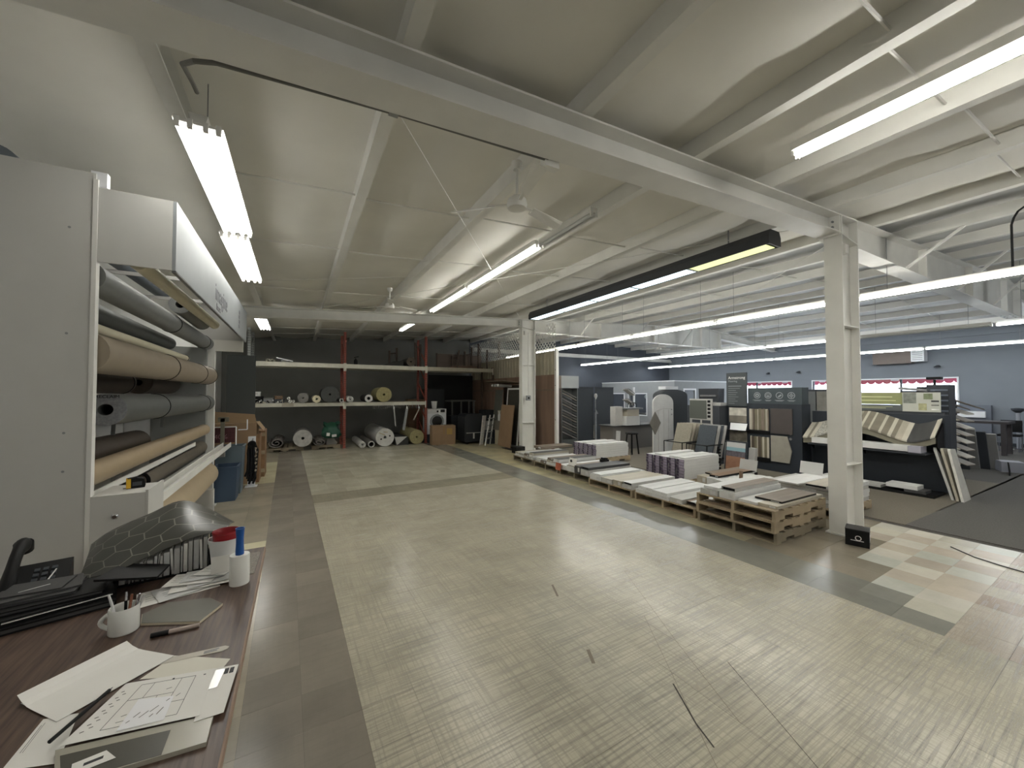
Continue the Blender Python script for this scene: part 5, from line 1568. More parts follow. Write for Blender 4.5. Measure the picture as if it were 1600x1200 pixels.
# fifth and sixth pallet
q = random.Random(15)
for (py0, py1, pn) in ((7.28, 8.3, 'fifth'), (8.36, 9.36, 'sixth')):
    n = 4
    wd = (py1 - py0 - .04) / n
    for r in range(n):
        z = Z1
        for l in range((3, 3, 2, 2)[r]):
            h = (.05, .045, .055, .04)[(r + l) % 4]
            m = (carton_white, carton_grey, carton_white, carton_tan, carton_wood)[(r * 2 + l + (pn == 'sixth')) % 5]
            flat_carton(5.3 + .02 * l, py0 + .02 + r * wd, 6.45 + .02 * (r % 2), py0 + .02 + (r + 1) * wd - .012, z, h, m, '%s carton, layer %s up in row %s from the near edge, %s front pallet' % ({'white carton': 'white', 'grey white carton': 'grey white', 'beige wood look plank': 'beige', 'taupe wood look plank': 'taupe'}[m.name], ('one', 'two', 'three')[l], ('one', 'two', 'three', 'four')[r], pn), 'low cartons on the far front pallets', top=(None, carton_white, carton_dark, None)[(r + l) % 4])
            z += h + .0075
flat_carton(5.85, 8.8, 6.9, 9.2, Z1 + .18, .06, carton_wood, 'taupe plank stack lying across the sixth pallet beside the far column', top=carton_wood)
# purple ended stacks of the second row
def stack(x0, y0, rows, layers, wd, h, L, where):
    e = .003
    b = B().box(0, 0, 0, L, wd - .012, h - .0015)
    b.m[5] = 1      # the end facing the stock area
    b.mat(2)
    b.box(L, .004, .004, L + .0012, wd - .016, h - .006)
    b.mat(3).box(-e, .006, .006, -.0004, wd * .62, h - .008)
    me = b.mesh('stack_carton', [carton_white, purple_end, purple_dark, print_m])
    for r in range(rows):
        for l in range(layers[r]):
            off = .006 * ((r * 3 + l * 5) % 4)
            o = solo(me, 'stack_carton', None, 'white carton with purple end, layer %s up in row %s of the %s stack' % (('one', 'two', 'three', 'four', 'five', 'six', 'seven', 'eight', 'nine')[l], ('one', 'two', 'three', 'four', 'five', 'six')[r], where), 'carton', (x0 + off, y0 + r * wd, PH + .001 + l * h), 0, 'purple ended cartons of the %s stack' % where)
stack(6.66, 4.98, 5, (7, 7, 7, 7, 7), .19, .058, 1.12, 'nearer purple')
stack(6.86, 7.76, 5, (6, 6, 6, 6, 6), .19, .058, 1.16, 'farther purple')
for k, (x, y, z) in enumerate(((6.72, 5.0, .13), (6.72, 5.2, .13), (6.74, 5.58, .13), (6.9, 7.78, .13), (6.92, 8.2, .13))):
    zz = PH + .001 + (7 if k < 3 else 6) * .058
    flat_carton(x, y, x + 1.08, y + .17, zz + .0005, .028, carton_white, ('thin white carton on the near edge', 'thin white carton second from the near edge', 'thin white carton near the far edge', 'thin white carton on the near edge', 'thin white carton in the middle')[k] + ' on top of the %s purple stack' % ('nearer' if k < 3 else 'farther'))
b = B()
# dark strips laid over the gaps between the purple rows
for k in range(4):
    b.box(6.645, 5.158 + .19 * k, PH + .002, 6.652, 5.18 + .19 * k, PH + .40)
solo(b, 'gap_strip', purple_dark, 'dark purple strips over the gaps between the rows of the nearer purple stack', 'gap strip', (0, 0, 0))
# plastic wrapped white cartons and brown planks
wrapm = M('crinkled white wrap', (214, 214, 210), .3, var=.08, scale=12, bump=.6)
t = T('wrapped_stack', 'plastic wrapped white carton stack in front of the brown planks in the second row', 'carton', (7.2, 4.3, Z1))
q = random.Random(3)
def wrapf(u, v):
    return (6.66 + 1.1 * u, 3.84 + .5 * v, Z1 + .15 + .008 * sin(19 * u + 5 * v) + .006 * sin(31 * v))
b = B().sheet(wrapf, 14, 8, .13)
b.build('wrapped_body', wrapm, t, smooth=True)
flat_carton(6.75, 4.36, 7.97, 4.56, Z1, .14, carton_white, 'white sided carton below the brown planks of the second row')
flat_carton(6.75, 4.57, 7.97, 4.76, Z1, .14, carton_tan, 'beige carton behind the brown planks of the second row')
flat_carton(6.85, 4.38, 8.1, 4.57, Z1 + .148, .03, soft_black, 'brown plank bundle with white edge in the second row', name='sample_plank', top=carton_oak)
flat_carton(7.0, 4.58, 8.2, 4.76, Z1 + .148, .02, soft_black, 'taupe plank bundle behind the brown plank bundle in the second row', name='sample_plank', top=carton_wood)
solo(B().ob((0, 0, .1), (.06, .03, .22), (0, .06, 0)), 'wood_block', carton_oak, 'upright brown plank stub standing on the wrapped cartons', 'plank', (6.72, 3.9, Z1 + .162))
# white cartons behind the near column
for r in range(4):
    for l in range(5 if r < 3 else 4):
        flat_carton(6.95 + .02 * ((r + l) % 3), 2.64 + r * .262, 8.08 + .02 * ((r * 2 + l) % 3), 2.64 + (r + 1) * .262 - .01, Z1 + l * .0605, .057, carton_white if (r + l) % 3 else carton_grey, 'white carton, layer %s up in row %s from the front behind the near column' % (('one', 'two', 'three', 'four', 'five')[l], ('one', 'two', 'three', 'four')[r]), 'white cartons behind the near column')
flat_carton(6.75, 3.05, 7.9, 3.4, Z1 + 5 * .0605 + .001, .02, carton_white, 'broad white panel lying across the cartons behind the near column')
flat_carton(6.8, 2.7, 7.85, 2.98, Z1 + 5 * .0605 + .001, .04, carton_grey, 'dark ended open sleeve on the cartons behind the near column', open_=True, top=carton_tan)
for k, (x, y, z, lab) in enumerate(((7.75, 3.3, Z1 + 5 * .0605 + .024, 'white card standing on the cartons behind the near column'), (7.9, 4.45, Z1 + .182, 'pale card standing on the brown plank bundle'))):
    t = T('price_card', lab, 'sign', (x, y, z))
    B().prism([(x, y - .17, z), (x, y + .17, z), (x + .05, y + .17, z + .2), (x + .05, y - .17, z + .2)], (.005, 0, 0)).build('card', carton_white if k == 0 else carton_grey, t)
    B().prism([(x + .06, y - .05, z), (x + .12, y - .05, z), (x + .06, y - .05, z + .15)], (0, .1, 0)).build('foot', soft_black, t)
# black box at the column foot
t = T('base_box', 'black box with a white emblem at the foot of the near column', 'box', (6.05, 2.09, 0), .28)
B().box(-.11, -.11, 0, .11, .11, .19).build('body', soft_black, t, loc=(0, 0, 0))
B().box(-.112, -.112, .19, .112, .112, .2).build('lid', M('black lid', (34, 34, 36), .4), t, loc=(0, 0, 0))
b = B().cyl((.01, -.1105, .1), (.01, -.1115, .1), .034, n=18, hole=.025).box(-.06, -.1115, .06, .09, -.1105, .068).box(.066, -.1115, .068, .074, -.1105, .14)
b.build('emblem', sign_white, t, loc=(0, 0, 0))
b = B().cyl((-.1105, -.01, .1), (-.1115, -.01, .1), .03, n=18, hole=.022).box(-.1115, -.06, .065, -.1105, .06, .072)
b.build('emblem', sign_white, t, loc=(0, 0, 0))
t = T('base_box', 'black box at the foot of the far column', 'box', (6.02, 10.36, 0), .1)
B().box(-.16, -.13, 0, .16, .13, .19).build('body', soft_black, t, loc=(0, 0, 0))
B().box(-.162, -.132, .19, .162, .132, .2).build('lid', MATS['black lid'], t, loc=(0, 0, 0))
t = T('switch_box', 'grey electrical switch box with conduit on the far column', 'switch box', (6.5, 10.49, 1.6))
B().box(6.38, 10.44, 1.62, 6.52, 10.505, 1.78).build('box', galv, t)
B().box(6.42, 10.43, 1.67, 6.47, 10.4395, 1.73).build('switch', soft_black, t)
B().cyl((6.45, 10.47, 1.781), (6.45, 10.47, 3.8), .014, n=8).build('pipe', white_steel, t)
# ---------------------------------------------------------------- showroom displays
# small office in the corner
OX, OY, OH = 15.7, 12.2, 2.42
off_m = M('office wall paint', (150, 153, 154), .7, var=.03)
b = B()
for y0, y1, full in ((OY, 13.9, 1), (13.9, 15.1, 0), (15.1, 15.45, 1), (15.45, 16.4, 0), (16.4, YB - .01, 1)):
    if full:
        b.box(OX, y0, 0, OX + .1, y1, OH)
    else:
        b.box(OX, y0, 0, OX + .1, y1, .72).box(OX, y0, 1.8, OX + .1, y1, OH)
for x0, x1, full in ((OX + .1, 16.4, 1), (16.4, 17.2, 0), (17.2, 18.4, 1), (18.4, 19.3, 0), (19.3, 20.4, 1)):
    if full:
        b.box(x0, OY, 0, x1, OY + .1, OH)
    else:
        b.box(x0, OY, 2.0, x1, OY + .1, OH)
office = S(b.build('wall_office', off_m))
B().box(OX - .02, OY - .02, OH, OX + .12, YB - .01, OH + .04).box(OX + .121, OY - .02, OH, 20.4, OY + .12, OH + .04).build('cap_trim', trim_white, office)
for y0, y1 in ((13.9, 15.1), (15.45, 16.4)):
    B().box(OX - .02, y0 - .05, .67, OX - .001, y1 + .05, .72).box(OX - .02, y0 - .05, 1.8, OX - .001, y1 + .05, 1.85).box(OX - .02, y0 - .05, .72, OX - .001, y0, 1.8).box(OX - .02, y1, .72, OX - .001, y1 + .05, 1.8).build('window_trim', trim_white, office)
    B().box(OX + .04, y0, .72, OX + .048, y1, 1.8).build('pane', glass, office)
for x0, x1 in ((16.4, 17.2), (18.4, 19.3)):
    B().box(x0 - .08, OY - .02, 0, x0, OY - .001, 2.08).box(x1, OY - .02, 0, x1 + .08, OY - .001, 2.08).box(x0, OY - .02, 2.0, x1, OY - .001, 2.08).build('door_trim', trim_white, office)
dr = S(B().box(16.42, OY + .03, .01, 17.18, OY + .07, 1.98).build('door_1', M('grey door paint', (120, 124, 130), .5)))
B().cyl((17.08, OY + .03, 1.0), (17.08, OY - .03, 1.0), .025, n=10).build('handle', chrome, dr)
t = T('office_desk', 'dark desk with office things inside the corner office', 'desk', (16.9, 14.5, 0))
B().box(16.5, 13.6, .7, 17.3, 15.4, .74).build('top', carton_dark, t)
B().box(16.55, 13.65, 0, 17.25, 13.7, .699).box(16.55, 15.3, 0, 17.25, 15.35, .699).build('leg', carton_dark, t)
t = T('office_lamp', 'round white lamp seen through the office window', 'lamp', (16.8, 14.85, .741))
B().lathe([(.09, 0), (.09, .02), (.015, .03), (.015, .8), (.09, .82), (.13, .9), (.11, .98), (.04, 1.02)], (16.8, 14.85, .741), 14).build('lamp', trim_white, t, smooth=True)

def board(name, label, cat, x, y0, y1, z0, z1, m, th=.03, group=None):
    return solo(B().box(0, y0 - (y0 + y1) / 2, z0, th, y1 - (y0 + y1) / 2, z1), name, m, label, cat, (x, (y0 + y1) / 2, 0), 0, group)
# tile tower by the partition post
TX0, TX1, TY = 7.72, 8.42, 10.42
t = T('tile_tower', 'tall grey tile display tower with slanted slots beside the partition post', 'tile display', ((TX0 + TX1) / 2, TY, 0))
gt = M('grey display board', (108, 112, 112), .6, var=.05)
B().box(TX0, TY + .3, .0, TX1, TY + .34, 2.02).build('back_panel', gt, t)
for x in (TX0, TX1 - .03):
    B().box(x, TY, .0, x + .03, TY + .299, 2.02).build('side_panel', gt, t)
B().box(TX0 + .031, TY + .02, 0, TX1 - .031, TY + .299, .28).build('base', M('dark grey display board', (84, 88, 88), .6), t)
B().box(TX0 - .02, TY - .02, 2.021, TX1 + .02, TY + .34, 2.44).build('header_box', M('pale grey header', (152, 156, 156), .5), t)
for k in range(16):
    z = .42 + .093 * k
    B().bar((TX0 + .05, TY + .05, z + .14), (TX1 - .05, TY + .05, z - .12), .10, .012, up=(0, 0, 1)).build('slot_tile', (carton_grey, gt, carton_tan, M('stone grey', (134, 132, 124), .5, var=.2))[k % 4], t)
for z in (1.2, 1.6):
    B().box(TX1 + .001, TY + .05, z, TX1 + .03, TY + .1, z + .08).build('clip', trim_white, t)
# dark wing panels
for k, (x0, x1) in enumerate(((9.15, 10.05), (10.2, 11.1))):
    t = T('wing_display', 'dark slate display panel, %s of the pair near the back wall' % ('left one' if k == 0 else 'right one'), 'display panel', ((x0 + x1) / 2, 11.5, 0), 0, 'pair of dark display panels')
    B().box(x0, 11.5, 0, x1, 11.56, 2.07).build('panel', M('dark slate', (46, 51, 55), .6, var=.04), t)
    B().box(x0 - .01, 11.49, 2.071, x1 + .01, 11.57, 2.09).build('cap', charcoal, t)
    B().box(x0 + .1, 11.561, 0, x1 - .1, 11.9, .05).build('foot', soft_black, t)
t = T('display_lamp', 'small pale lamp clipped between the two dark display panels', 'lamp', (10.12, 11.4, 1.5))
B().lathe([(.02, 0), (.07, .12), (.05, .2), (.02, .22)], (10.12, 11.44, 1.62), 10).build('shade', carton_grey, t, smooth=True)
B().bar((10.12, 11.46, 1.1), (10.12, 11.46, 1.62), .03).bar((10.12, 11.46, 1.2), (10.2, 11.44, 1.05), .05).box(10.08, 11.44, 0, 10.16, 11.48, 1.1).build('stem', galv, t)
# tilted sample racks right of the panels
t = T('sample_rack', 'white post with three tilted sample trays right of the dark display panels', 'sample rack', (12.3, 11.6, 0))
for k in range(3):
    tr_ = B().ob((12.07, 11.6, 1.05 + .42 * k), (.5, .3, .03), (0, .5, 0)).build('tray', carton_grey, t)
    B().ob((12.08, 11.55, 1.09 + .42 * k), (.4, .2, .04), (0, .5, 0)).build('samples', M('mottled samples', (120, 120, 118), .6, var=.5, scale=20), tr_)
B().box(12.33, 11.57, 0, 12.39, 11.63, 2.1).build('post', trim_white, t)
# arched sample display: white arched door panel on a dark arched body
def arch(x0, x1, y, th, h, rise):
    pts = [(x0, y, 0.02), (x1, y, 0.02)]
    n = 14
    for k in range(n + 1):
        a = pi * k / n
        pts.append(((x0 + x1) / 2 + (x1 - x0) / 2 * cos(a), y, h - rise + rise * sin(a)))
    return B().prism(pts, (0, th, 0))
t = T('arched_display', 'dark arched display with a white arched plank panel in front', 'display', (9.8, 8.2, 0))
arch(9.95, 11.25, 8.25, .3, 1.97, .2).build('body', M('dark grey body', (62, 66, 70), .6), t)
b = arch(9.3, 10.2, 7.98, .04, 1.82, .26)
b.build('arched_panel', M('white planked panel', (208, 208, 206), .5, var=.05), t)
for x in (9.52, 9.75, 9.97):
    B().box(x, 7.974, .05, x + .006, 7.979, 1.35).build('plank_groove', carton_grey, t)
B().prism([(9.4, 7.975, 1.3), (9.75, 7.975, 1.38), (10.1, 7.975, 1.36), (10.1, 7.975, 1.375), (9.75, 7.975, 1.395), (9.4, 7.975, 1.315)], (0, .004, 0)).build('rail', carton_grey, t)
for z in (1.2, 1.35):
    B().cyl((10.12, 7.97, z), (10.12, 7.979, z), .02, n=10).build('peg', galv, t)
B().box(10.2, 8.26, 1.975, 10.8, 8.54, 2.07).build('top_box', trim_white, t)
B().box(9.62, 8.03, .02, 10.1, 8.24, .1).build('foot', soft_black, t)
solo(B().prism([(0, 0, 0), (.24, 0, .34), (0, 0, .68), (-.24, 0, .34)], (0, .02, 0)), 'diamond_tile', M('taupe grey tile', (122, 118, 110), .6, var=.06), 'diamond set grey tile sample hung in front of the white arched panel', 'tile sample', (9.33, 7.93, .62))
# counter with boxes left of the arched display
t = T('service_counter', 'grey counter behind the purple stacks with a white front board', 'counter', (9.2, 9.0, 0))
B().box(8.95, 9.3, 0, 11.2, 9.9, .75).build('body', M('warm grey panel', (116, 112, 106), .6), t)
B().box(8.9, 9.25, .751, 11.25, 9.95, .79).build('top', carton_dark, t)
for k, (x, y, a, d, z, h, m, lab) in enumerate(((9.2, 9.4, .3, .25, .7915, .62, carton_grey, 'tall grey panel box standing on the grey counter'), (9.7, 9.3, .62, .3, .7915, .3, carton_white, 'white box at the front of the grey counter'), (9.74, 9.32, .54, .28, 1.093, .22, carton_tan, 'beige box on the white box on the grey counter'), (9.8, 9.34, .8, .34, 1.315, .05, galv, 'wide flat grey tray on top of the boxes on the counter'))):
    box_carton(x, y, z, a, d, h, lab, m, tape=False, name='sample_box')
lean('white_board', 'white board leaning on the front of the grey counter', 'board', (9.05, 9.2, .0), .16, .62, .04, carton_white, rz=.1)
t = T('black_stool', 'dark stool in front of the grey counter beside the arched display', 'stool', (8.95, 8.5, 0))
B().lathe([(.18, .6), (.2, .63), (.18, .66)], (8.95, 8.5, 0), 14).build('seat', soft_black, t)
for dx, dy in ((-.14, -.14), (.14, -.14), (.14, .14), (-.14, .14)):
    B().bar((8.95 + dx, 8.5 + dy, 0), (8.95 + dx * .7, 8.5 + dy * .7, .599), .03).build('leg', soft_black, t)
t = T('wire_basket', 'black looped wire basket on the grey tray', 'basket', (9.85, 9.34, 1.366))
for k in range(3):
    pts = [(9.7 + .12 * k + .09 * cos(pi * j / 8), 9.3, 1.37 + .17 * sin(pi * j / 8)) for j in range(9)]
    B().tube(pts, .01, 5).build('loop', soft_black, t)
# wire stands with carpet sample boards
for k, (y, m, m2, lab) in enumerate(((6.36, M('beige carpet sample', (150, 144, 130), .9, var=.1, scale=30), carton_tan, 'black wire stand holding beige carpet sample boards'), (5.72, M('slate carpet sample', (76, 82, 88), .9, var=.1, scale=30), carton_grey, 'black wire stand holding slate grey carpet sample boards'))):
    t = T('sample_stand', lab, 'sample stand', (8.5, y, 0), 0, 'wire carpet sample stands')
    for j in range(4):
        b = B().ob((8.45 + .09 * j, y - .02 * j, .72), (.03, .44, .78), (0, .32, 0))
        b.build('sample_board', (m, m2, m, m2)[j], t)
    b = B()
    for yy in (y - .26, y + .26):
        b.tube([(8.1, yy, .012), (8.1, yy, .66), (8.9, yy, .66), (8.9, yy, .012)], .012, 6)
    b.tube([(8.1, y - .26, .66), (8.1, y + .26, .66)], .012, 6).tube([(8.1, y - .26, .36), (8.1, y + .26, .36)], .012, 6).tube([(8.9, y - .26, .66), (8.9, y + .26, .66)], .012, 6).tube([(8.12, y - .26, .3), (8.9, y - .26, .3), (8.9, y + .26, .3), (8.12, y + .26, .3)], .012, 6)
    b.build('wire_frame', soft_black, t)
# big dark display with icons
DXX = 9.9
disp = T('plank_display', 'big dark plank display with round icons and a taller lettered sign', 'display', (10.1, 5.2, 0))
B().box(DXX, 4.37, 0, DXX + .4, 6.06, 1.60).build('body', navy, disp)
B().box(DXX, 4.36, 1.601, DXX + .3, 5.545, 1.985).build('header', M('dark teal grey header', (62, 72, 76), .5), disp)
ts = B().box(DXX - .04, 5.55, 1.52, DXX - .005, 6.07, 2.38).build('tall_sign', M('dark sign', (66, 72, 74), .5), disp)
text('lettering', 'Armstrong', .098, (DXX - .041, 6.02, 2.22), FACE_NEG_X, sign_white, disp, ext=.001)
text('lettering', 'Flooring', .07, (DXX - .041, 6.02, 2.14), FACE_NEG_X, sign_grey, disp)
b = B()
for k in range(9):
    ln = (.34, .3, .2, .24, .2, .26, .18, .24, .16)[k]
    b.box(DXX - .042, 6.02 - ln, 2.03 - k * .055, DXX - .0405, 6.02, 2.03 - k * .055 + (.014 if k == 0 else .008))
S(b.build('lettering', sign_grey, disp), 'stuff')
for k, y in enumerate((5.32, 5.07, 4.82, 4.57)):
    b = B().cyl((DXX - .001, y, 1.80), (DXX - .004, y, 1.80), .078, n=22, hole=.064)
    if k == 0:
        b.cyl((DXX - .001, y, 1.8), (DXX - .004, y, 1.8), .045, n=14, hole=.018)
    elif k == 1:
        b.cyl((DXX - .001, y, 1.8), (DXX - .004, y, 1.8), .05, n=14, hole=.04).prism([(DXX - .004, y - .028, 1.77), (DXX - .004, y + .028, 1.77), (DXX - .004, y, 1.825)], (.003, 0, 0))
    elif k == 2:
        b.prism([(DXX - .004, y - .03, 1.83), (DXX - .004, y + .035, 1.78), (DXX - .004, y + .02, 1.75), (DXX - .004, y - .05, 1.80)], (.003, 0, 0))
    else:
        b.box(DXX - .004, y - .055, 1.795, DXX - .001, y + .055, 1.805).box(DXX - .004, y - .005, 1.74, DXX - .001, y + .005, 1.86).cyl((DXX - .001, y, 1.8), (DXX - .004, y, 1.8), .04, n=14, hole=.03)
    b.build('icon', sign_grey, disp)
    w2 = (.1, .07, .1, .08)[k]
    S(B().box(DXX - .003, y - w2, 1.682, DXX - .001, y + w2, 1.692).box(DXX - .003, y - w2 * .7, 1.664, DXX - .001, y + w2 * .7, 1.674).build('lettering', sign_grey, disp), 'stuff')
def striped(y0, y1, z0, z1, n, seed, x):
    q = random.Random(seed)
    y = y1
    ms = (carton_tan, M('olive plank', (122, 116, 96), .5, var=.1), carton_wood, M('pale plank', (196, 190, 174), .5, var=.06), M('umber plank', (92, 82, 70), .5, var=.1))
    while y > y0 + .01:
        wd = min(q.choice((.03, .045, .06, .025)), y - y0)
        B().box(x - .03, y - wd + .002, z0, x - .001, y, z1 + q.random() * .02).build('plank_sample', q.choice(ms), disp)
        y -= wd
striped(5.05, 5.5, .95, 1.46, 9, 4, DXX)
striped(5.05, 5.48, .30, .78, 9, 11, DXX)
B().box(DXX - .02, 5.04, .86, DXX - .001, 5.52, .93).build('shelf_lip', soft_black, disp)
B().box(DXX - .02, 5.04, .2, DXX - .001, 5.52, .28).build('shelf_lip', soft_black, disp)
B().box(DXX - .03, 4.55, .9, DXX - .001, 5.01, 1.49).build('large_sample', M('dark brown panel', (78, 72, 70), .5, var=.05), disp)
B().prism([(DXX - .03, 5.01, .24), (DXX - .03, 4.62, .24), (DXX - .03, 4.57, .52), (DXX - .03, 4.66, .85), (DXX - .03, 5.01, .85)], (.028, 0, 0)).build('large_sample', M('beige stone panel', (160, 156, 144), .5, var=.08), disp)
for z in (.92, .8):
    B().cyl((DXX - .006, 4.6, z), (DXX - .001, 4.6, z), .03, n=10).build('button', galv, disp)
ph = M('interior photo print', (150, 144, 130), .4, var=.45, scale=5)
B().box(DXX - .015, 5.58, 1.28, DXX - .001, 6.02, 1.48).build('photo_panel', M('bright kitchen photo print', (196, 192, 180), .4, var=.25, scale=8), disp)
B().box(DXX - .015, 5.58, 1.1, DXX - .001, 6.02, 1.279).build('photo_panel', M('floor photo print', (132, 126, 114), .4, var=.2, scale=4), disp)
B().box(DXX - .015, 5.58, .3, DXX - .001, 6.02, .88).build('photo_panel', ph, disp)
B().prism([(DXX - .16, 5.52, .92), (DXX - .16, 5.92, .92), (DXX - .03, 5.98, 1.08), (DXX - .03, 5.55, 1.08)], (.004, 0, .006)).build('brochure', trim_white, disp)
B().box(DXX - .2, 5.52, .895, DXX - .001, 6.04, .918).build('brochure_shelf', soft_black, disp)
# framed photo board on the floor in front
t = T('framed_photo', 'framed photo board of a room standing before the dark plank display', 'photo board', (8.55, 5.05, 0))
def tiltbox(x, y0, y1, z0, z1, th):
    return B().prism([(x + .12 * (z0), y0, z0), (x + .12 * z0, y1, z0), (x + .12 * z1, y1, z1), (x + .12 * z1, y0, z1)], (th, 0, 0))
tiltbox(8.5, 4.84, 5.32, .12, .78, .02).build('frame', charcoal, t)
tiltbox(8.494, 4.87, 5.29, .64, .75, .005).build('photo', carton_white, t)
tiltbox(8.494, 4.87, 5.29, .56, .64, .005).build('photo', M('sky blue print', (150, 186, 196), .5), t)
tiltbox(8.494, 4.87, 5.29, .44, .56, .005).build('photo', M('furniture print', (104, 98, 104), .5, var=.4, scale=14), t)
tiltbox(8.494, 4.87, 5.29, .15, .44, .005).build('photo', M('terracotta floor print', (164, 122, 96), .5, var=.15, scale=8), t)
tiltbox(8.56, 5.33, 5.37, .2, .72, .02).build('pages', carton_grey, t)
tiltbox(8.56, 4.7, 4.83, .15, .66, .1).build('pages', carton_grey, t)
B().box(8.5, 4.8, 0, 8.9, 5.36, .11).build('stand', soft_black, t)
for k in range(7):
    B().box(8.44, 5.385, .12 + .07 * k, 8.5, 5.42, .16 + .07 * k).build('binder_ring', soft_black, t)
B().box(8.46, 5.421, 0, 8.49, 5.44, .62).build('spine', soft_black, t)
# dark body between arched display and icon display, framed sample panel
t = T('corner_display', 'dark display with a pale framed sample board left of the lettered sign', 'display', (9.6, 6.5, 0))
B().box(9.62, 6.12, 0, 10.1, 7.05, 1.52).build('body', charcoal, t)
B().box(9.58, 6.3, 1.02, 9.619, 6.96, 1.70).build('frame_board', carton_grey, t)
B().box(9.57, 6.45, 1.16, 9.579, 6.95, 1.66).build('dark_face', M('sage grey face', (88, 92, 86), .6), t)
for k in range(5):
    B().box(9.57, 6.34, 1.2 + .1 * k, 9.579, 6.42, 1.265 + .1 * k).build('swatch', soft_black, t)
for k in range(2):
    B().box(9.57, 6.34 + .3 * k, 1.05, 9.579, 6.58 + .3 * k, 1.13).build('swatch', charcoal, t)
B().box(9.7, 6.14, 1.521, 10.0, 6.4, 1.6).build('paper_tray', carton_grey, t)
t = T('brochure_tower', 'dark slanted brochure holder standing above the corner display', 'brochure holder', (11.4, 7.6, 0))
B().prism([(11.5, 7.4, 0), (11.5, 7.95, 0), (11.5, 8.02, 2.0), (11.5, 7.33, 2.0)], (.3, 0, 0)).build('body', charcoal, t)
for k in range(3):
    B().box(11.46, 7.4, 1.3 + .22 * k, 11.499, 7.95, 1.36 + .22 * k).build('shelf', galv, t)
# wave display
WX = 10.32
wv = T('wave_display', 'dark display with a wave shaped vinyl sample top and green sign behind the near column', 'display', (10.4, 3.4, 0))
B().box(WX, 2.27, .04, WX + .3, 4.34, 1.45).build('body', navy, wv)
B().box(WX + .1, 2.30, 1.451, WX + .14, 4.1, 1.5).build('sign_rail', charcoal, wv)
grn = M('olive green sign', (146, 150, 104), .5, var=.06)
B().box(WX + .08, 2.86, 1.63, WX + .1, 4.05, 1.87).build('green_sign', grn, wv)
B().box(WX + .08, 2.86, 1.5, WX + .1, 4.05, 1.625).build('grey_sign', M('grey sign strip', (92, 96, 96), .5), wv)
S(B().box(WX + .0785, 3.0, 1.77, WX + .0795, 3.6, 1.79).box(WX + .0785, 2.95, 1.70, WX + .0795, 3.55, 1.715).box(WX + .0785, 3.1, 1.55, WX + .0795, 3.7, 1.56).box(WX + .0785, 3.0, 1.58, WX + .0795, 3.8, 1.588).build('lettering', M('pale green lettering', (206, 208, 160), .5), wv), 'stuff')
pp = B().box(WX + .078, 2.34, 1.5, WX + .1, 2.855, 1.87).build('photo_sign', M('pale sign print', (188, 190, 180), .5, var=.05), wv)
for k, (y0, y1, z0, z1, c) in enumerate(((2.66, 2.84, 1.66, 1.86, (128, 132, 124)), (2.44, 2.56, 1.74, 1.85, (120, 130, 100)), (2.52, 2.63, 1.53, 1.66, (168, 166, 126)), (2.36, 2.46, 1.69, 1.72, (60, 62, 62)), (2.36, 2.46, 1.62, 1.64, (110, 110, 104)), (2.36, 2.46, 1.54, 1.56, (226, 226, 222)))):
    B().box(WX + .074, y0, z0, WX + .0775, y1, z1).build('picture', M('sign picture %d' % k, c, .5, var=.25, scale=16), wv)
wave_m = [carton_tan, M('olive beige vinyl', (128, 122, 108), .45, var=.12), M('pale vinyl', (196, 191, 176), .45, var=.08), M('grey stone vinyl', (150, 146, 132), .45, var=.25, scale=18), carton_dark, M('pebble vinyl', (172, 170, 160), .5, var=.5, scale=26)]
def wz(y):
    return 1.17 + .11 * sin((y - 2.75) * 2 * pi / 1.75 - .9) + .05 * sin((y - 2.3) * 2.2) + .16 * max(0, 2.62 - y) * 2.2
cols = [(2.3, 2.36, 2), (2.36, 2.44, 4), (2.44, 2.66, 4), (2.66, 2.73, 2), (2.73, 2.82, 0), (2.82, 2.88, 1), (2.88, 2.93, 2), (2.93, 3.02, 1), (3.02, 3.06, 2), (3.06, 3.18, 1), (3.18, 3.21, 2), (3.21, 3.3, 1), (3.3, 3.34, 2), (3.34, 3.4, 1), (3.4, 3.75, 3), (3.75, 3.98, 5), (3.98, 4.12, 5), (4.12, 4.2, 2), (4.2, 4.25, 1), (4.25, 4.34, 2)]
for y0, y1, mi in cols:
    def wf(u, v, y0=y0, y1=y1):
        y = y0 + (y1 - y0) * u
        return (9.86 + .44 * v, y, wz(y) - .12 + .3 * v)
    B().sheet(wf, max(1, int((y1 - y0) / .04)), 3, .03).build('vinyl_strip', wave_m[mi], wv, smooth=True)
b = B()
ys_ = [2.3 + 2.04 * k / 30 for k in range(31)]
b.prism([(9.88, y, wz(y) - .156) for y in ys_] + [(9.88, y, wz(y) - .156 - .1) for y in reversed(ys_)], (.03, 0, 0))
S(b.build('wave_edge', M('olive grey edge', (120, 116, 100), .6), wv), 'stuff')
for y in (2.29, 3.4, 4.31):
    B().prism([(9.95, y, .9), (WX - .001, y, .6), (WX - .001, y, wz(y) + .08), (9.95, y, wz(y) - .16)], (0, .02, 0)).build('bracket', soft_black, wv)
B().box(9.74, 2.62, .79, 10.04, 4.12, .90).build('tray', carton_white, wv)
B().box(9.735, 2.45, .78, 10.04, 2.615, .895).build('tray_end', M('lilac grey tray', (170, 168, 180), .5), wv)
B().box(9.76, 2.4, .745, WX - .001, 4.2, .775).build('tray_shelf', charcoal, wv)
B().box(9.75, 2.3, .0, WX - .001, 4.34, .05).build('base_shelf', soft_black, wv)
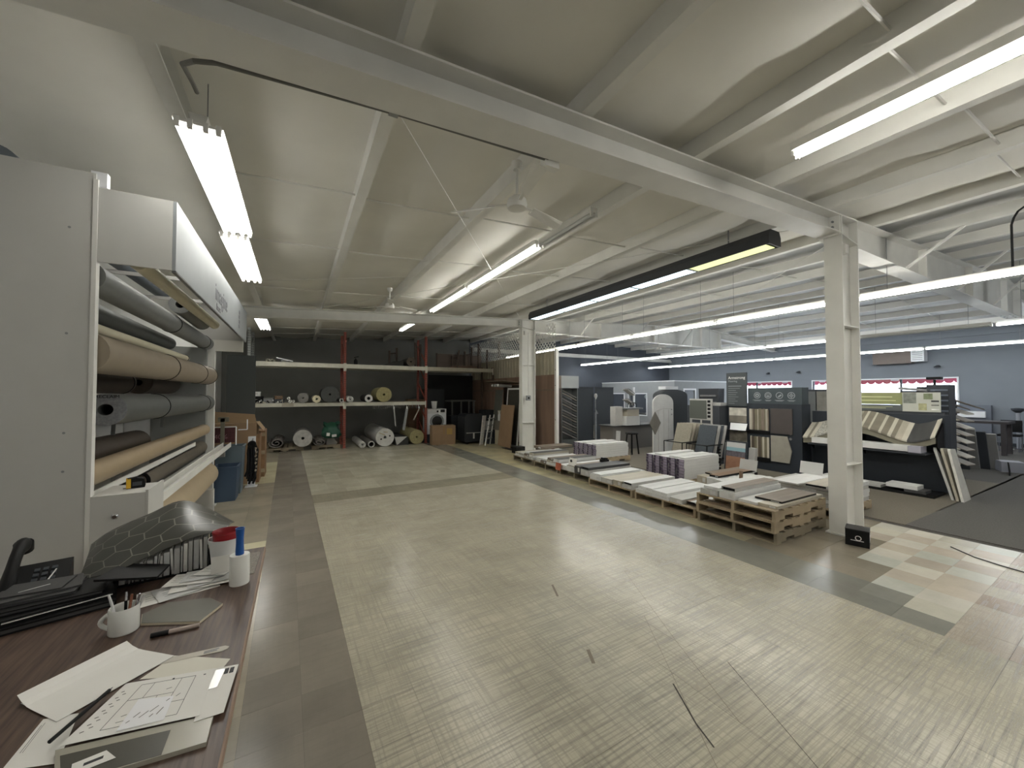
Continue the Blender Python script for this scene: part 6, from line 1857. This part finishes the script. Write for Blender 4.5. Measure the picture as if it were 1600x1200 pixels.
for k, (y0, y1, m) in enumerate(((2.4, 2.7, carton_dark), (2.5, 2.95, carton_white), (3.0, 3.5, carton_grey), (3.55, 4.0, carton_white))):
    solo(B().box(-.16, -(y1 - y0) / 2 + .012, 0, .16, (y1 - y0) / 2 - .012, .05 + .02 * (k % 2)), 'floor_sample', m, 'flat %s sample box on the wave display base shelf, %s from its open end' % (('dark', 'white', 'grey', 'white')[k], O(k)), 'sample', (9.93, (y0 + y1) / 2, .051 if k != 1 else .1), 0)
# things on top of it
for k, y in enumerate((3.16, 3.08)):
    solo(B().lathe([(.03, 0), (.035, .1), (.03, .1), (.026, .01)], n=12), 'display_cup', soft_black, 'small black cup on the rim of the green sign, %s one' % ('left', 'right')[k], 'cup', (10.52 - .02, y, 1.451), smooth=True)
    B().box(10.46, y - .03, 1.451, 10.54, y + .03, 1.93)
t = T('sample_tray', 'grey tray of samples lying behind the pictured sign on the wave display', 'tray', (10.5, 2.7, 1.451))
B().box(10.48, 2.45, 1.451, 10.6, 2.9, 1.9).build('stand', charcoal, t)
B().ob((10.52, 2.72, 1.93), (.2, .4, .04), (.12, 0, 0)).build('tray', galv, t)
t = T('swatch_tower', 'dark swatch tower with small shelves and a black lamp on top', 'swatch tower', (10.95, 2.45, 0))
B().box(10.8, 2.32, 0, 11.2, 2.62, 2.02).build('body', charcoal, t)
for k in range(5):
    B().box(10.78, 2.33, 1.5 + .1 * k, 10.799, 2.61, 1.53 + .1 * k).build('shelf', M('blue grey shelf', (112, 122, 134), .5), t)
B().box(10.9, 2.63, 0, 11.1, 2.78, 1.98).build('side_box', soft_black, t)
B().cyl((11.0, 2.55, 2.02), (11.0, 2.55, 2.12), .02, n=8).ob((11.0, 2.55, 2.15), (.14, .2, .05)).build('lamp', soft_black, t)
# white slabs leaning at its end
for k, (x, y, m) in enumerate(((10.12, 2.12, carton_grey), (10.1, 2.06, carton_tan), (10.08, 2.0, M('white stone slab', (212, 210, 202), .4, var=.1)))):
    t = T('leaning_slab', ('grey white slab nearest the wave display end', 'beige slab in the middle of the three leaning on the wave display', 'white stone slab outermost of the three leaning on the wave display')[k], 'slab', (x, y, .003), 0, 'slabs leaning on the wave display')
    b = B().prism([(x - .2, y - .02, .003), (x + .2, y - .02, .003), (x + .16, y + .20 - .03 * k, .86), (x - .12, y + .20 - .03 * k, .88), (x - .16, y + .19 - .03 * k, .84)], (0, .035, 0))
    b.build('slab', m, t)
# fan of tilted tiles
fan_m = [M('buff tile', (170, 162, 146), .5, var=.1), M('grey buff tile', (142, 134, 122), .5, var=.12), M('brown grey tile', (116, 108, 98), .5, var=.1), M('pale tile', (196, 190, 178), .5, var=.08)]
for c in range(2):
    x, y = (11.75, 12.15)[c], (2.62, 2.5)[c]
    t = T('tile_rack', 'rack of tilted square tiles beyond the wave display, %s column' % ('left', 'right')[c], 'tile rack', (x, y, 0), 0, 'racks of tilted tiles')
    B().box(x - .04, y - .03, 0, x + .3, y + .22, .06).build('base', soft_black, t)
    B().box(x + .2, y + .05, .06, x + .24, y + .15, 1.72).build('mast', soft_black, t)
    n = 9 - c
    for k in range(n):
        z = .45 + .15 * k - .03 * c
        B().prism([(x - .12, y - .14, z - .06), (x + .18, y - .2, z - .06), (x + .22, y + .14, z + .09), (x - .08, y + .2, z + .09)], (0, 0, .018)).build('tile', fan_m[(k * 2 + c) % 4], t)
    B().prism([(x - .1, y - .16, 1.62), (x + .3, y - .32, 1.5), (x + .34, y + .06, 1.66), (x - .06, y + .18, 1.78)], (0, 0, .025)).build('tile', fan_m[2], t)
# leaning grey slabs and a box by them
for k in range(6):
    lean('stone_slab', 'tall sample slab leaning beyond the tile racks, %s from them' % O(k), 'slab', (13.75 + .24 * k, 3.1 - .115 * k, .0), .26, 1.16 - .06 * k, -.36, (charcoal, galv, charcoal, M('mid grey slab', (136, 136, 134), .6, var=.06), charcoal, M('pale grey slab', (150, 150, 148), .6, var=.05))[k], th=.05)
box_carton(14.75, 2.22, .003, .4, .36, .24, 'pale grey printed box on the carpet before the leaning grey slabs', M('lilac grey box', (140, 142, 150), .6), tape=False, rz=.4)
solo(B().lathe([(.16, 0), (.2, .06), (.14, .14), (.04, .2), (0, .2)], n=12), 'black_bag', soft_black, 'small black bag on the carpet beside the pale grey box', 'bag', (15.2, 2.32, .003), smooth=True)
solo(B().prism([(-.2, 0, 0), (.2, .05, 0), (.2, .07, .22), (-.2, .02, .3)], (.02, .02, 0)), 'shoe_tray', soft_black, 'low black stand in front of the pale grey box', 'stand', (14.15, 2.1, .003))
# table, chair and stand by the right wall
t = T('meeting_table', 'dark wooden table by the right wall', 'table', (18.6, 3.3, 0))
wd_ = M('dark stained wood', (58, 54, 56), .5, var=.08)
B().box(18.2, 2.75, .93, 19.1, 4.1, 1.0).build('table_top', wd_, t)
for x, y in ((18.28, 2.85), (18.98, 2.85), (18.28, 3.98), (18.98, 3.98)):
    B().box(x - .05, y - .05, 0, x + .05, y + .05, .929).build('leg', wd_, t)
B().box(18.5, 3.95, 1.001, 18.9, 4.05, 1.03).build('runner', charcoal, t)
t = T('office_chair', 'black chair with chrome frame at the dark wooden table', 'chair', (19.9, 2.95, 0))
B().box(19.65, 2.75, .48, 20.1, 3.2, .54).build('seat', soft_black, t)
B().box(20.08, 2.76, .6, 20.13, 3.19, .98).build('backrest', soft_black, t)
for y in (2.77, 3.16):
    B().tube([(19.65, y, .46), (19.6, y, .02), (20.1, y, .02), (20.12, y, .9)], .013, 6).build('frame', chrome, t)
t = T('wall_board', 'grey padded board with a white panel leaning on the right wall behind the table', 'board', (21.35, 4.1, 0))
B().box(21.4, 3.6, 0, 21.58, 4.7, 1.42).build('board', M('blue grey fabric', (108, 114, 124), .9), t)
B().box(21.3, 3.72, .98, 21.399, 4.6, 1.2).build('white_panel', trim_white, t)
t = T('water_stand', 'white pedestal with a dark top against the right wall', 'stand', (20.9, 2.95, 0))
B().cyl((20.9, 2.95, .02), (20.9, 2.95, 1.2), .05, n=12).build('column', M('dull white', (150, 154, 162), .5), t)
B().lathe([(.05, 1.2), (.14, 1.28), (.15, 1.34), (.04, 1.36)], (20.9, 2.95, 0), 12).build('head', charcoal, t)
B().cyl((20.9, 2.95, .0), (20.9, 2.95, .02), .16, n=14).build('foot', charcoal, t)
# panels behind the near column
t = T('wing_stand', 'grey sample boards on a stand glimpsed left of the near column', 'display', (11.6, 5.2, 0))
for k in range(3):
    B().box(11.6 + .02 * k, 4.55 + .26 * k, 1.1, 11.63 + .02 * k, 4.78 + .26 * k, 1.9).build('sample_board', (MATS['stone grey'], gt, MATS['stone grey'])[k], t)
B().box(11.68, 4.5, .0, 11.72, 5.4, 1.95).build('back_panel', charcoal, t)
B().box(11.5, 4.5, 0, 11.9, 5.4, .04).build('base', soft_black, t)
for k in range(4):
    solo(B().lathe([(.12, 0), (.16, .05), (.14, .3), (.1, .42), (0, .44)], n=12), 'sample_bag', (MATS['grey display board'], charcoal, MATS['stone grey'], MATS['grey display board'])[k], '%s grey sack under the wave display end left of the near column' % ('pale', 'dark', 'stone', 'outer')[k].capitalize().lower(), 'sack', (10.85 + .36 * (k % 2), 4.9 + .36 * (k // 2), .003), smooth=True)
